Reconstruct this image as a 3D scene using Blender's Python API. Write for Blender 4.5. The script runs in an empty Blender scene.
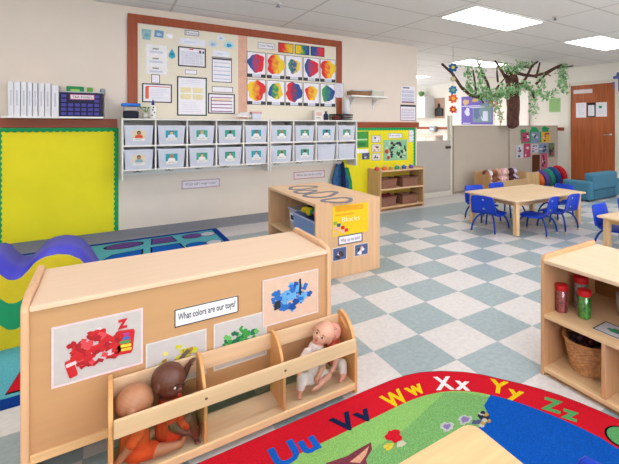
import bpy, bmesh, math, random
from mathutils import Vector, Matrix, Euler
random.seed(7)
PI = math.pi
C = bpy.context.scene.collection

# ------------------------------------------------------------------ camera
CX, CY, H, YAW, F, V0, U0 = -1.764, -1.801, 1.18, 0.96544, 408.75, 125.6, 387.8
cam = bpy.data.cameras.new('camera'); co = bpy.data.objects.new('camera', cam); C.objects.link(co)
cam.sensor_width = 36; cam.lens = F/619*36
cam.shift_x = -(U0-309.5)/619; cam.shift_y = -(232-V0)/619
cam.clip_start = 0.02
co.location = (CX, CY, H); co.rotation_euler = (PI/2, 0, YAW-PI/2)
bpy.context.scene.camera = co
fw = Vector((math.cos(YAW), math.sin(YAW), 0)); rt = Vector((math.sin(YAW), -math.cos(YAW), 0))
def at(u, v, ax, val):            # measured point: where the sight line through (u, v) meets a known wall / shelf / floor plane
    d = fw + rt*((u-U0)/F) + Vector((0, 0, 1))*((V0-v)/F); c = Vector((CX, CY, H))
    return c + d*((val-c[ax])/d[ax])

# ------------------------------------------------------------------ materials
def lin(c):
    return tuple((x/12.92 if x <= .04045 else ((x+.055)/1.055)**2.4) for x in c)
def rgb(h):
    h = h.lstrip('#'); return lin(tuple(int(h[i:i+2], 16)/255 for i in (0, 2, 4)))
MATS = {}
def M(hexc, rough=.6, amt=.05, scale=30, stretch=None, bump=0., metal=0., bscale=None, spec=.3):
    key = (hexc, rough, amt, scale, stretch, bump, metal)
    if key in MATS: return MATS[key]
    m = bpy.data.materials.new('m_'+hexc.strip('#')); m.use_nodes = True
    n = m.node_tree.nodes; l = m.node_tree.links; b = n['Principled BSDF']
    b.inputs['Roughness'].default_value = rough; b.inputs['Metallic'].default_value = metal
    b.inputs['Specular IOR Level'].default_value = spec
    tc = n.new('ShaderNodeTexCoord'); mp = n.new('ShaderNodeMapping'); nz = n.new('ShaderNodeTexNoise')
    l.new(tc.outputs['Object'], mp.inputs[0]); l.new(mp.outputs[0], nz.inputs['Vector'])
    if stretch: mp.inputs['Scale'].default_value = stretch
    nz.inputs['Scale'].default_value = scale; nz.inputs['Detail'].default_value = 4
    r = n.new('ShaderNodeValToRGB'); c = rgb(hexc)
    r.color_ramp.elements[0].position = .3; r.color_ramp.elements[1].position = .7
    r.color_ramp.elements[0].color = tuple(x*(1-amt*1.6) for x in c)+(1,)
    r.color_ramp.elements[1].color = tuple(min(1, x*(1+amt)) for x in c)+(1,)
    l.new(nz.outputs[0], r.inputs[0]); l.new(r.outputs[0], b.inputs['Base Color'])
    if bump:
        bp = n.new('ShaderNodeBump'); bp.inputs['Strength'].default_value = bump; bp.inputs['Distance'].default_value = .004
        l.new(nz.outputs[0], bp.inputs['Height']); l.new(bp.outputs[0], b.inputs['Normal'])
    MATS[key] = m; return m
def wood(hexc, ax='x', amt=.09, rough=.45):
    s = {'x': (1.2, 22, 22), 'y': (22, 1.2, 22), 'z': (22, 22, 1.2)}[ax]
    return M(hexc, rough, amt, 1.6, s)
def carpet(hexc): return M(hexc, .95, .22, 260, None, .5, spec=.05)
def emis(hexc, s):
    m = bpy.data.materials.new('lamp'); m.use_nodes = True; n = m.node_tree.nodes
    b = n['Principled BSDF']; b.inputs['Emission Color'].default_value = rgb(hexc)+(1,); b.inputs['Emission Strength'].default_value = s
    b.inputs['Base Color'].default_value = (.8, .8, .8, 1); return m
def clear(hexc, a=.85, name='clear'):
    m = bpy.data.materials.new(name); m.use_nodes = True; n = m.node_tree.nodes; l = m.node_tree.links
    n.remove(n['Principled BSDF']); o = n['Material Output']; mx = n.new('ShaderNodeMixShader')
    t = n.new('ShaderNodeBsdfTransparent'); g = n.new('ShaderNodeBsdfGlossy'); g.inputs['Roughness'].default_value = .08
    t.inputs[0].default_value = rgb(hexc)+(1,); mx.inputs[0].default_value = 1-a
    l.new(t.outputs[0], mx.inputs[1]); l.new(g.outputs[0], mx.inputs[2]); l.new(mx.outputs[0], o.inputs[0]); return m

# ------------------------------------------------------------------ mesh builder
class MB:
    def __init__(s): s.v = []; s.f = []; s.m = []; s.sm = []
    def add(s, vs, fs, mi=0, smooth=False):
        o = len(s.v); s.v += [tuple(p) for p in vs]
        for f in fs: s.f.append(tuple(i+o for i in f)); s.m.append(mi); s.sm.append(smooth)
        return s
    def box(s, x0, x1, y0, y1, z0, z1, mi=0):
        v = [(x, y, z) for z in (z0, z1) for y in (y0, y1) for x in (x0, x1)]
        return s.add(v, [(0, 2, 3, 1), (4, 5, 7, 6), (0, 1, 5, 4), (2, 6, 7, 3), (0, 4, 6, 2), (1, 3, 7, 5)], mi)
    def prism(s, pts, ax, a0, a1, mi=0, smooth=False):   # 2-D outline in the other two axes, pushed along ax
        def mk(p, a):
            q = list(p); q.insert(ax, a); return q
        n = len(pts); v = [mk(p, a0) for p in pts]+[mk(p, a1) for p in pts]
        s.add(v, [tuple(range(n)), tuple(range(2*n-1, n-1, -1))], mi)
        s.add(v, [(i, (i+1) % n, n+(i+1) % n, n+i) for i in range(n)], mi, smooth); return s
    def ring(s, outer, inner, ax, a0, a1, mi=0):
        n = len(outer)
        def mk(p, a):
            q = list(p); q.insert(ax, a); return q
        v = [mk(p, a0) for p in outer]+[mk(p, a0) for p in inner]+[mk(p, a1) for p in outer]+[mk(p, a1) for p in inner]
        fs = []
        for i in range(n):
            j = (i+1) % n
            fs += [(i, j, n+j, n+i), (2*n+i, 3*n+i, 3*n+j, 2*n+j), (i, 2*n+i, 2*n+j, j), (n+i, n+j, 3*n+j, 3*n+i)]
        return s.add(v, fs, mi)
    def cone(s, p0, p1, r0, r1, n=14, mi=0, cap=True):
        p0 = Vector(p0); p1 = Vector(p1); q = (p1-p0).to_track_quat('Z', 'Y')
        vs = []
        for p, r in ((p0, r0), (p1, r1)):
            for i in range(n): vs.append(p+q @ Vector((r*math.cos(2*PI*i/n), r*math.sin(2*PI*i/n), 0)))
        s.add(vs, [(i, (i+1) % n, n+(i+1) % n, n+i) for i in range(n)], mi, True)
        if cap: s.add(vs, [tuple(range(n-1, -1, -1)), tuple(range(n, 2*n))], mi)
        return s
    def ball(s, c, r, mi=0, nu=16, nv=10, rot=None):
        if not hasattr(r, '__len__'): r = (r, r, r)
        R = rot or Matrix.Identity(3); c = Vector(c); vs = [c+R @ Vector((0, 0, r[2]))]
        for j in range(1, nv):
            t = PI*j/nv
            for i in range(nu):
                a = 2*PI*i/nu; vs.append(c+R @ Vector((r[0]*math.sin(t)*math.cos(a), r[1]*math.sin(t)*math.sin(a), r[2]*math.cos(t))))
        vs.append(c+R @ Vector((0, 0, -r[2]))); fs = []
        for i in range(nu):
            j = (i+1) % nu; fs.append((0, 1+i, 1+j)); L = 1+(nv-2)*nu; fs.append((L+j, L+i, len(vs)-1))
        for k in range(nv-2):
            for i in range(nu):
                j = (i+1) % nu; a = 1+k*nu; fs.append((a+i, a+nu+i, a+nu+j, a+j))
        return s.add(vs, fs, mi, True)
    def cap(s, p0, p1, r0, r1, mi=0):       # tapered capsule
        s.cone(p0, p1, r0, r1, 14, mi); s.ball(p0, r0, mi, 14, 8); s.ball(p1, r1, mi, 14, 8); return s
    def tube(s, pts, r, n=8, mi=0, closed=False):
        pts = [Vector(p) for p in pts]; N = len(pts); vs = []
        rr = r if hasattr(r, '__len__') else [r]*N
        for k, p in enumerate(pts):
            a = pts[(k-1) % N] if closed or k > 0 else p; b = pts[(k+1) % N] if closed or k < N-1 else p
            q = (b-a).to_track_quat('Z', 'Y')
            for i in range(n): vs.append(p+q @ Vector((rr[k]*math.cos(2*PI*i/n), rr[k]*math.sin(2*PI*i/n), 0)))
        fs = []
        for k in range(N if closed else N-1):
            a = k*n; b = ((k+1) % N)*n
            fs += [(a+i, a+(i+1) % n, b+(i+1) % n, b+i) for i in range(n)]
        s.add(vs, fs, mi, True)
        if not closed: s.add(vs, [tuple(range(n-1, -1, -1)), tuple(range((N-1)*n, N*n))], mi)
        return s
    def lathe(s, prof, c=(0, 0, 0), n=24, mi=0, smooth=True):
        vs = []; k = len(prof)
        for r, z in prof:
            for i in range(n): vs.append((c[0]+r*math.cos(2*PI*i/n), c[1]+r*math.sin(2*PI*i/n), c[2]+z))
        s.add(vs, [(j*n+i, j*n+(i+1) % n, (j+1)*n+(i+1) % n, (j+1)*n+i) for j in range(k-1) for i in range(n)], mi, smooth)
        s.add(vs, [tuple(range(n-1, -1, -1)), tuple(range((k-1)*n, k*n))], mi); return s
    def text(s, txt, x, y, w, h, z0, z1, mi=0, rot=0, bold=0.):   # lettering fitted into a w x h box, centred on x, y
        cu = bpy.data.curves.new('t', 'FONT'); cu.body = txt; cu.size = 1; cu.extrude = .5; cu.resolution_u = 3; cu.offset = bold
        o = bpy.data.objects.new('t', cu); C.objects.link(o); bpy.context.view_layer.update()
        me = bpy.data.meshes.new_from_object(o.evaluated_get(bpy.context.evaluated_depsgraph_get()))
        vs = [v.co.copy() for v in me.vertices]; fs = [tuple(p.vertices) for p in me.polygons]
        bpy.data.objects.remove(o); bpy.data.curves.remove(cu); bpy.data.meshes.remove(me)
        x0 = min(v.x for v in vs); x1 = max(v.x for v in vs); y0 = min(v.y for v in vs); y1 = max(v.y for v in vs)
        cr, sr = math.cos(rot), math.sin(rot); out = []
        for v in vs:
            a = ((v.x-x0)/(x1-x0)-.5)*w; b = ((v.y-y0)/(y1-y0)-.5)*h
            out.append((x+a*cr-b*sr, y+a*sr+b*cr, z1 if v.z > 0 else z0))
        return s.add(out, fs, mi)
    def xf(s, M4, start=0):
        s.v[start:] = [tuple(M4 @ Vector(p)) for p in s.v[start:]]; return s
    def build(s, name, mats, parent=None, bevel=0, loc=None, rot=None, seg=2, sub=0):
        me = bpy.data.meshes.new(name); me.from_pydata(s.v, [], s.f)
        if not isinstance(mats, (list, tuple)): mats = [mats]
        for m in mats: me.materials.append(m)
        me.polygons.foreach_set('material_index', s.m); me.polygons.foreach_set('use_smooth', s.sm)
        bm = bmesh.new(); bm.from_mesh(me); bmesh.ops.remove_doubles(bm, verts=bm.verts, dist=1e-6)
        bmesh.ops.recalc_face_normals(bm, faces=bm.faces); bm.to_mesh(me); bm.free(); me.update()
        o = bpy.data.objects.new(name, me); C.objects.link(o)
        if parent: o.parent = parent
        if loc: o.location = loc
        if rot: o.rotation_euler = rot
        if bevel:
            b = o.modifiers.new('bevel', 'BEVEL'); b.width = bevel; b.segments = seg; b.limit_method = 'ANGLE'; b.angle_limit = .6
        if sub:
            b = o.modifiers.new('sub', 'SUBSURF'); b.levels = sub; b.render_levels = sub
        return o
def remesh(o, vox=.003, it=4):
    r = o.modifiers.new('r', 'REMESH'); r.mode = 'VOXEL'; r.voxel_size = vox; r.use_smooth_shade = True
    s = o.modifiers.new('s', 'SMOOTH'); s.iterations = it; s.factor = .5
def thing(name, label, cat, loc=(0, 0, 0), rz=0, group=None):
    o = bpy.data.objects.new(name, None); C.objects.link(o); o.location = loc; o.rotation_euler = (0, 0, rz)
    o.empty_display_size = .05
    return tag(o, label, cat, group)
def tag(o, label, cat, group=None):
    o['label'] = label; o['category'] = cat
    if group: o['group'] = group
    return o
def struct(o): o['kind'] = 'structure'; return o
def dup(root, loc=None, rz=None, label=None, group=None):
    r = root.copy(); C.objects.link(r)
    if loc: r.location = loc
    if rz is not None: r.rotation_euler = (0, 0, rz)
    if label: r['label'] = label
    if group: r['group'] = group
    for ch in [o for o in C.objects if o.parent == root]:
        c = ch.copy(); C.objects.link(c); c.parent = r
        for g in [o for o in C.objects if o.parent == ch]:
            d = g.copy(); C.objects.link(d); d.parent = c
    return r
def circ(cx, cy, r, n=24, ry=None, a0=0):
    ry = ry or r
    return [(cx+r*math.cos(a0+2*PI*i/n), cy+ry*math.sin(a0+2*PI*i/n)) for i in range(n)]
def blob(cx, cy, r, ry=None, n=26, seed=0, k=.16):
    rnd = random.Random(seed); ph = [rnd.uniform(0, 6.28) for _ in range(4)]; ry = ry or r
    out = []
    for i in range(n):
        a = 2*PI*i/n; w = 1+k*(math.sin(3*a+ph[0])+.7*math.sin(5*a+ph[1])+.5*math.sin(8*a+ph[2]))*.8
        out.append((cx+r*w*math.cos(a), cy+ry*w*math.sin(a)))
    return out
WY = (PI/2, 0, 0)            # sheet facing -y
WX = (PI/2, 0, -PI/2)        # sheet facing -x
# ------------------------------------------------------------------ common materials
W_TOP = wood('#e6cfb3', 'x'); W_X = wood('#dcb88e', 'x'); W_Y = wood('#dcb88e', 'y'); W_Z = wood('#dab489', 'z')
W_BACK = wood('#c6996d', 'x', .02); W_EDGE = wood('#d2a47b', 'x'); W_LIGHT = wood('#e6c79c', 'x')
WHITE = M('#e9e8e4', .5, .02); PAPER = M('#eceaf0', .7, .02); BLACK = M('#17171b', .5); DKG = M('#3b3e44', .6)
GREEN = M('#0f9a57', .7); YEL = M('#e6da22', .75, .03, 3); REDW = wood('#95492b', 'x', .10)
TEAL = M('#2aa792', .6); GREY = M('#8d9298', .6); BLUE = M('#1f56b8', .6); RED = M('#d3202c', .6); ORANGE = M('#e8722c', .6)
LINEN = M('#e5decb', .9, .03, 80)

# ================================================================== SETTING
T = .3048
def floor_mat():
    m = bpy.data.materials.new('floor_tiles'); m.use_nodes = True; n = m.node_tree.nodes; l = m.node_tree.links; b = n['Principled BSDF']
    b.inputs['Roughness'].default_value = .28; b.inputs['Specular IOR Level'].default_value = .4
    g = n.new('ShaderNodeNewGeometry'); sx = n.new('ShaderNodeSeparateXYZ'); l.new(g.outputs['Position'], sx.inputs[0])
    def mt(op, a, b_=None):
        k = n.new('ShaderNodeMath'); k.operation = op
        for i, q in enumerate((a, b_)):
            if q is None: continue
            if isinstance(q, (int, float)): k.inputs[i].default_value = q
            else: l.new(q, k.inputs[i])
        return k.outputs[0]
    X, Y = sx.outputs[0], sx.outputs[1]
    fx = mt('DIVIDE', X, T); fy = mt('DIVIDE', Y, T)
    par = mt('FLOORED_MODULO', mt('ADD', mt('FLOOR', fx), mt('FLOOR', fy)), 2)
    blue = mt('GREATER_THAN', par, .5)
    band = mt('MULTIPLY', mt('GREATER_THAN', Y, 7*T), mt('LESS_THAN', Y, 9*T)); blue = mt('MAXIMUM', blue, band)
    blue = mt('MULTIPLY', blue, mt('LESS_THAN', Y, 9*T))
    st = mt('MULTIPLY', mt('MULTIPLY', mt('GREATER_THAN', Y, 1.44), mt('LESS_THAN', Y, 1.54)), mt('GREATER_THAN', X, 3.66)); blue = mt('MAXIMUM', blue, st)
    # grout line
    def edge(f): 
        fr = mt('FRACT', f); return mt('LESS_THAN', mt('MINIMUM', fr, mt('SUBTRACT', 1, fr)), .006)
    ed = mt('MAXIMUM', edge(fx), edge(fy))
    nz = n.new('ShaderNodeTexNoise'); nz.inputs['Scale'].default_value = 38; nz.inputs['Detail'].default_value = 6; l.new(g.outputs['Position'], nz.inputs['Vector'])
    def ramp(a, b_):
        r = n.new('ShaderNodeValToRGB'); r.color_ramp.elements[0].position = .35; r.color_ramp.elements[1].position = .65
        r.color_ramp.elements[0].color = rgb(a)+(1,); r.color_ramp.elements[1].color = rgb(b_)+(1,); l.new(nz.outputs[0], r.inputs[0]); return r.outputs[0]
    mx = n.new('ShaderNodeMix'); mx.data_type = 'RGBA'; l.new(blue, mx.inputs[0]); l.new(ramp('#cfcbc8', '#dad6d3'), mx.inputs[6]); l.new(ramp('#93a4a8', '#a0b0b3'), mx.inputs[7])
    m2 = n.new('ShaderNodeMix'); m2.data_type = 'RGBA'; l.new(mt('MULTIPLY', ed, .25), m2.inputs[0]); l.new(mx.outputs[2], m2.inputs[6]); m2.inputs[7].default_value = rgb('#7c8482')+(1,)
    l.new(m2.outputs[2], b.inputs['Base Color']); return m
def ceil_mat():
    m = bpy.data.materials.new('ceiling_tiles'); m.use_nodes = True; n = m.node_tree.nodes; l = m.node_tree.links; b = n['Principled BSDF']
    b.inputs['Roughness'].default_value = .9
    g = n.new('ShaderNodeNewGeometry'); sx = n.new('ShaderNodeSeparateXYZ'); l.new(g.outputs['Position'], sx.inputs[0])
    def mt(op, a, b_=None):
        k = n.new('ShaderNodeMath'); k.operation = op
        for i, q in enumerate((a, b_)):
            if q is None: continue
            if isinstance(q, (int, float)): k.inputs[i].default_value = q
            else: l.new(q, k.inputs[i])
        return k.outputs[0]
    def edge(c, off, w):
        fr = mt('FRACT', mt('DIVIDE', mt('SUBTRACT', c, off), w)); return mt('LESS_THAN', mt('MULTIPLY', mt('MINIMUM', fr, mt('SUBTRACT', 1, fr)), w), .012)
    ed = mt('MAXIMUM', edge(sx.outputs[0], 1.30, 1.24), edge(sx.outputs[1], 1.11, .605))
    nz = n.new('ShaderNodeTexNoise'); nz.inputs['Scale'].default_value = 60; nz.inputs['Detail'].default_value = 5; l.new(g.outputs['Position'], nz.inputs['Vector'])
    r = n.new('ShaderNodeValToRGB'); r.color_ramp.elements[0].color = rgb('#e4e2df')+(1,); r.color_ramp.elements[1].color = rgb('#f0eeeb')+(1,); l.new(nz.outputs[0], r.inputs[0])
    mx = n.new('ShaderNodeMix'); mx.data_type = 'RGBA'; l.new(mt('MULTIPLY', ed, .6), mx.inputs[0]); l.new(r.outputs[0], mx.inputs[6]); mx.inputs[7].default_value = rgb('#b3b0ac')+(1,)
    l.new(mx.outputs[2], b.inputs['Base Color']); return m
WALL = M('#e2d6c8', .85, .012, 4); WALL2 = M('#e2ded3', .85, .012, 4)
ZC = 2.42
struct(MB().box(-4.5, 6.7, -4.2, 9.1, -.08, 0).build('floor', floor_mat()))
struct(MB().box(-4.5, 6.7, -4.2, 9.1, ZC+.004, ZC+.08).build('ceiling', ceil_mat()))
struct(MB().box(-4.5, 2.25, 3.2, 3.34, 0, ZC).build('wall_left', WALL))
struct(MB().box(2.11, 2.25, 3.34, 9.0, 0, ZC).build('wall_kitchen_side', WALL2))
struct(MB().box(6.46, 6.6, -4.2, 2.2, 0, ZC).box(6.46, 6.6, 3.23, 9, 0, ZC).box(6.46, 6.6, 2.2, 3.23, 2.06, ZC).build('wall_far', WALL2))
struct(MB().box(2.11, 6.6, 9.0, 9.1, 0, .9).box(2.11, 6.6, 9.0, 9.1, 2.2, ZC).box(2.11, 2.5, 9.0, 9.1, .9, 2.2).box(5.6, 6.6, 9.0, 9.1, .9, 2.2).build('wall_kitchen_back', WALL2))
wk = MB().box(2.5, 5.6, 9.02, 9.08, .9, .95).box(2.5, 5.6, 9.02, 9.08, 2.15, 2.2)
for i in range(4): wk.box(2.5+i*1.0166, 2.55+i*1.0166, 9.02, 9.08, .95, 2.15)
struct(wk.build('added_window_3', WHITE))  # added window, out of view, letting daylight in to brighten the kitchen
struct(MB().box(-4.6, -4.5, -4.2, 3.34, 0, ZC).build('wall_near', WALL))
struct(MB().box(-4.6, 6.6, -4.3, -4.2, 0, .8).box(-4.6, 6.6, -4.3, -4.2, 2.2, ZC).box(-4.6, -3.8, -4.3, -4.2, .8, 2.2).box(-.3, .5, -4.3, -4.2, .8, 2.2).box(4.0, 6.6, -4.3, -4.2, .8, 2.2).build('wall_right', WALL))
for k_, (wa, wb) in enumerate(((-3.8, -.3), (.5, 4.0))):
    ww = MB().box(wa, wb, -4.28, -4.22, .8, .85).box(wa, wb, -4.28, -4.22, 2.15, 2.2)
    for i in range(5): xx = wa+(wb-wa-.05)*i/4; ww.box(xx, xx+.05, -4.28, -4.22, .85, 2.15)
    struct(ww.build('added_window_%d' % (k_+1), WHITE))  # windows added out of view so daylight fills the camera-facing surfaces
BASE = M('#85858a', .6, .03)
struct(MB().prism([(3.2, .11), (3.194, .11), (3.19, .02), (3.18, .0), (3.2, 0)], 0, -4.5, 2.25).build('baseboard_left', BASE))
struct(MB().box(2.25, 2.258, 3.2, 9, 0, .11).build('baseboard_end', BASE))
struct(MB().box(6.452, 6.46, -4.2, 2.1, 0, .11).box(6.452, 6.46, 3.33, 9, 0, .11).build('baseboard_far', BASE))
# brown chair rails
struct(MB().box(-4.5, -1.66, 3.175, 3.2, 1.160, 1.247).build('trim_1', REDW, bevel=.004))
struct(MB().box(1.02, 2.27, 3.172, 3.2, 1.150, 1.232).build('trim_2', REDW, bevel=.004))
struct(MB().box(6.435, 6.46, 3.33, 9, 1.07, 1.14).build('trim_3', REDW, bevel=.004))
struct(MB().box(6.435, 6.46, -4.2, 2.1, 1.07, 1.14).build('trim_4', REDW, bevel=.004))
# door
dr = struct(bpy.data.objects.new('door_1', None)); C.objects.link(dr); dr.location = (6.46, 2.25, 0)
DW = wood('#a85a30', 'z', .16, .4)
MB().box(.01, .05, 0, .93, .012, 2.03).build('door_panel', DW, dr, bevel=.002)
FRM = M('#d8d0be', .5, .02)
MB().box(-.02, .08, -.06, -.004, 0, 2.09).box(-.02, .08, .934, .99, 0, 2.09).box(-.02, .08, -.004, .934, 2.034, 2.09).build('door_frame', FRM, dr, bevel=.003)
h = MB().lathe([(.028, 0), (.028, .012), (.012, .014), (.012, .05)], n=16).xf(Euler((0, -PI/2, 0)).to_matrix().to_4x4()); h.cap((-.05, 0, 0), (-.05, .12, -.004), .009, .008)
h.build('door_handle', M('#b9b5ae', .3, .02, metal=.9), dr, loc=(.01, .09, 1.0))
h = MB().box(0, .012, 0, .05, -.05, .05)
for z in (.25, 1.0, 1.8): MB().box(.002, .012, .915, .935, z-.05, z+.05).build('hinge', M('#9a958c', .4, metal=.8), dr)
struct(MB().box(6.44, 6.46, 2.08, 2.14, 1.55, 1.62).build('trim_5', BLACK))

# ceiling lights (recessed troffers)
LAMP = emis('#fdf9fc', 5.0)
def light(x, y, label, first=[None]):
    if first[0] is None:
        t = thing('ceiling_light', label, 'ceiling light', (x, y, ZC), 0, 'recessed ceiling lights')
        MB().ring([(0, 0), (1.2, 0), (1.2, .59), (0, .59)], [(.03, .03), (1.17, .03), (1.17, .56), (.03, .56)], 2, -.008, .004).build('frame', WHITE, t)
        MB().box(.03, 1.17, .03, .56, -.004, .002).build('diffuser', LAMP, t); first[0] = t
    else: dup(first[0], (x, y, ZC), 0, label)
light(1.37, 1.13, 'large glowing ceiling light panel, the nearest one, top centre right')
light(3.81, 1.13, 'glowing ceiling light panel at the right, in front of the door')
light(3.81, 3.57, 'ceiling light panel half hidden behind the paper tree branches')
light(3.81, 6.01, 'small distant ceiling light panel beyond the end of the left wall')
for x, y in ((2.4, 4.8), (2.4, 6.4), (2.4, 8.0), (-3.51, 1.13), (-1.07, 1.13), (-3.51, -1.31), (-1.07, -1.31), (1.37, -1.31), (3.81, -1.31), (-1.07, -3.2), (1.37, -3.2), (3.81, -3.2)):  # unseen panels: near ones carry on the grid, kitchen ones added as fill
    light(x, y, 'recessed ceiling light panel out of the photo, %s' % ('added to brighten the kitchen end' if y > 4 else 'over the near part of the classroom'))

def sprinkler(u, v, label):
    p = at(u, v, 2, ZC); t = thing('sprinkler_head', label, 'sprinkler', (p.x, p.y, ZC), 0)
    MB().lathe([(.035, 0), (.033, -.006), (.012, -.008)]).build('flange', WHITE, t)
    MB().lathe([(.01, -.008), (.01, -.03), (.022, -.032), (.022, -.036), (.006, -.038)]).build('nozzle', GREY, t)
sprinkler(278, 3.5, 'small ceiling sprinkler head above the paintings board')
sprinkler(555, 17, 'small ceiling sprinkler head between the two big light panels')

# ================================================================== LEFT WALL: boards
# big pinboard
bx0, bx1, bz0, bz1 = -1.572, .912, 1.262, 2.338
t = thing('pinboard', 'large cream pinboard in a reddish brown wooden frame above the cubbies', 'pinboard', (0, 3.2, 0))
fwd = .088
MB().box(bx0+fwd-.01, bx1-fwd+.01, -.012, 0, bz0, bz1-fwd+.01).build('cork_panel', LINEN, t)
fr = MB().box(bx0, bx0+fwd, -.03, 0, bz0, bz1-fwd).box(bx1-.08, bx1, -.03, 0, bz0, bz1-fwd).box(bx0, bx1, -.03, 0, bz1-fwd, bz1)
fr.build('frame', wood('#9c4c2b', 'z', .10), t, bevel=.004)
MB().box(-.465, -.36, -.0135, -.0118, bz0, bz1-fwd+.001).build('paper_strip', M('#dcae98', .8, .06, 20), t)
BF = 3.187   # face of the pinboard
INK = M('#6d7180', .7); INKP = M('#8c5a86', .7); LBL = M('#c9cfe0', .7)
def sheet(name, x0, z1, x1, z0, fn, mats, label, cat, y=BF, group=None, rot=WY):
    w = x1-x0; h = z1-z0; s = MB(); s.box(0, w, 0, h, 0, .0015, 0); fn(s, w, h)
    return tag(s.build(name, mats, loc=(x0, y, z0), rot=rot), label, cat, group)
L1, L2, L3 = (.0015, .003), (.003, .0045), (.0045, .006)
def rect(s, x0, x1, y0, y1, mi, L=L1): s.box(x0, x1, y0, y1, L[0], L[1], mi)
def border(s, w, h, t_, mi):
    s.ring([(0, 0), (w, 0), (w, h), (0, h)], [(t_, t_), (w-t_, t_), (w-t_, h-t_), (t_, h-t_)], 2, .0015, .003, mi)
def lines(s, x0, x1, y0, y1, n, mi, th=.004, seed=0):
    r = random.Random(seed)
    for i in range(n):
        y = y0+(y1-y0)*(i+.5)/n; rect(s, x0, x0+(x1-x0)*r.uniform(.7, 1), y-th/2, y+th/2, mi)
# a: picture chart of daily routine in silvery sleeves
def f(s, w, h):
    for k in range(3):
        y0 = h*k/3; s.prism(blob(w*.5, y0+h/6, w*.55, h/6*.9, seed=k+3, k=.06), 2, .0015, .003, 1)
        rect(s, w*.15, w*.8, y0+h*.05, y0+h*.12, 2, L2); rect(s, w*.3, w*.6, y0+h*.17, y0+h*.22, 3, L2)
sheet('picture_chart', -1.405, 2.04, -1.215, 1.73, f, [PAPER, WHITE, LBL, GREY], 'crumpled shiny white picture sleeves on the pinboard below the pinned cup cutout', 'poster')
def f(s, w, h):
    border(s, w, h, .012, 1); rect(s, .04, w-.02, h-.035, h-.028, 2); rect(s, .03, .062, .04, h-.035, 3)
    lines(s, .08, w-.03, .03, h-.05, 7, 4, seed=2)
sheet('chart_poster', -1.445, 1.626, -1.165, 1.425, f, [PAPER, DKG, RED, M('#dd6a4c', .7), LBL], 'dark edged chart with a red heading and orange side strip above the blue lidded jar', 'poster')
def f(s, w, h):
    border(s, w, h, .014, 1)
    for i in range(6):
        for j in range(5): rect(s, .03+(w-.06)*i/6, .03+(w-.06)*(i+.9)/6, .025+(h-.07)*j/5, .025+(h-.07)*(j+.88)/5, 2)
    rect(s, w*.4, w*.55, h-.03, h-.018, 3); rect(s, w*.75, w*.82, h-.06, h-.03, 1, L2); rect(s, w*.87, w*.93, h-.06, h-.035, 1, L2)
sheet('calendar_chart', -1.107, 2.052, -.822, 1.833, f, [PAPER, DKG, M('#d5d7e2', .7), RED], 'white calendar grid with a dark border on the pinboard', 'calendar')
def f(s, w, h):
    border(s, w, h, .014, 1)
    for i in range(2):
        for j in range(2): rect(s, .035+i*(w-.06)/2, .035+(i+.85)*(w-.06)/2, h*.42+j*h*.17, h*.42+(j+.8)*h*.17, 2)
    lines(s, .04, w-.05, h*.8, h*.93, 3, 3, seed=5); lines(s, .04, w-.05, h*.08, h*.36, 5, 3, seed=6)
sheet('notice_poster', -1.117, 1.722, -.812, 1.289, f, [PAPER, M('#24443c', .6), M('#e6dcae', .7), LBL], 'tall white poster with a dark green border and pale yellow boxes', 'poster')
def f(s, w, h):
    border(s, w, h, .008, 1)
    for k in range(5): rect(s, .02, w-.02, h*(.12+k*.16), h*(.12+k*.16)+.012, 2 if k % 2 else 3)
    rect(s, .01, w-.01, h-.03, h-.012, 1, L2)
sheet('list_poster', -.759, 1.97, -.539, 1.68, f, [PAPER, DKG, M('#9fc0d8', .7), LBL], 'white list poster with blue lines on the pinboard left of the pink strip', 'poster')
def f(s, w, h):
    border(s, w, h, .013, 1)
    for k in range(5): rect(s, .03, w-.03, h*(.1+k*.17), h*(.1+k*.17)+.01, 2)
    rect(s, .03, .04, .02, h-.04, 2); rect(s, .05, w-.05, h*.66, h*.74, 3)
sheet('ruled_poster', -.801, 1.55, -.505, 1.317, f, [PAPER, DKG, M('#8d4a86', .7), M('#e9d4a4', .7)], 'wide white poster with purple ruled lines low on the pinboard', 'poster')
def lab(txt, edge):
    def f(s, w, h):
        border(s, w, h, .006, 1)
        if txt: s.text(txt, w/2, h/2, w*.8, h*.5, .0015, .003, 2)
    return f
sheet('heading_label', -.759, 1.632, -.527, 1.563, lab('', 0), [PAPER, DKG, INK], 'blank looking white label with thin dark border above the purple ruled poster', 'label')
sheet('heading_label', -1.04, 2.238, -.895, 2.182, lab('Months', 0), [PAPER, DKG, INK], 'small white title label at the top middle of the left half of the pinboard', 'label')
sheet('heading_label', -1.038, 1.80, -.916, 1.75, lab('', 0), [PAPER, GREY, INK], 'small pale label right above the green bordered tall poster', 'label')
sheet('heading_label', -1.36, 1.725, -1.28, 1.63, lab('', 0), [PAPER, DKG, INK], 'tiny dark edged square label above the red headed chart', 'label')
sheet('heading_label', -.235, 2.196, -.024, 2.121, lab('Color Mixing', 0), [PAPER, GREY, INK], 'white title label above the row of child paintings', 'label')
def banner(x0, z1, x1, z0, label, sd):
    s = MB(); s.prism([(0, 0)]+[(( x1-x0)*i/10, random.Random(sd+i).uniform(-.008, .008)) for i in range(1, 11)]+[((x1-x0), z1-z0)]+[((x1-x0)*(10-i)/10, z1-z0+random.Random(sd-i).uniform(-.012, .006)) for i in range(1, 11)], 2, 0, .002, 0)
    s.box(.04, (x1-x0)*.6, (z1-z0)*.35, (z1-z0)*.5, .002, .0032, 1)
    tag(s.build('plastic_sleeve', [M('#e4e8f2', .3, .05, 12), LBL], loc=(x0, BF, z0), rot=WY), label, 'sleeve')
banner(-1.085, 2.15, -.83, 2.075, 'shiny plastic strip above the calendar chart', 5)
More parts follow.
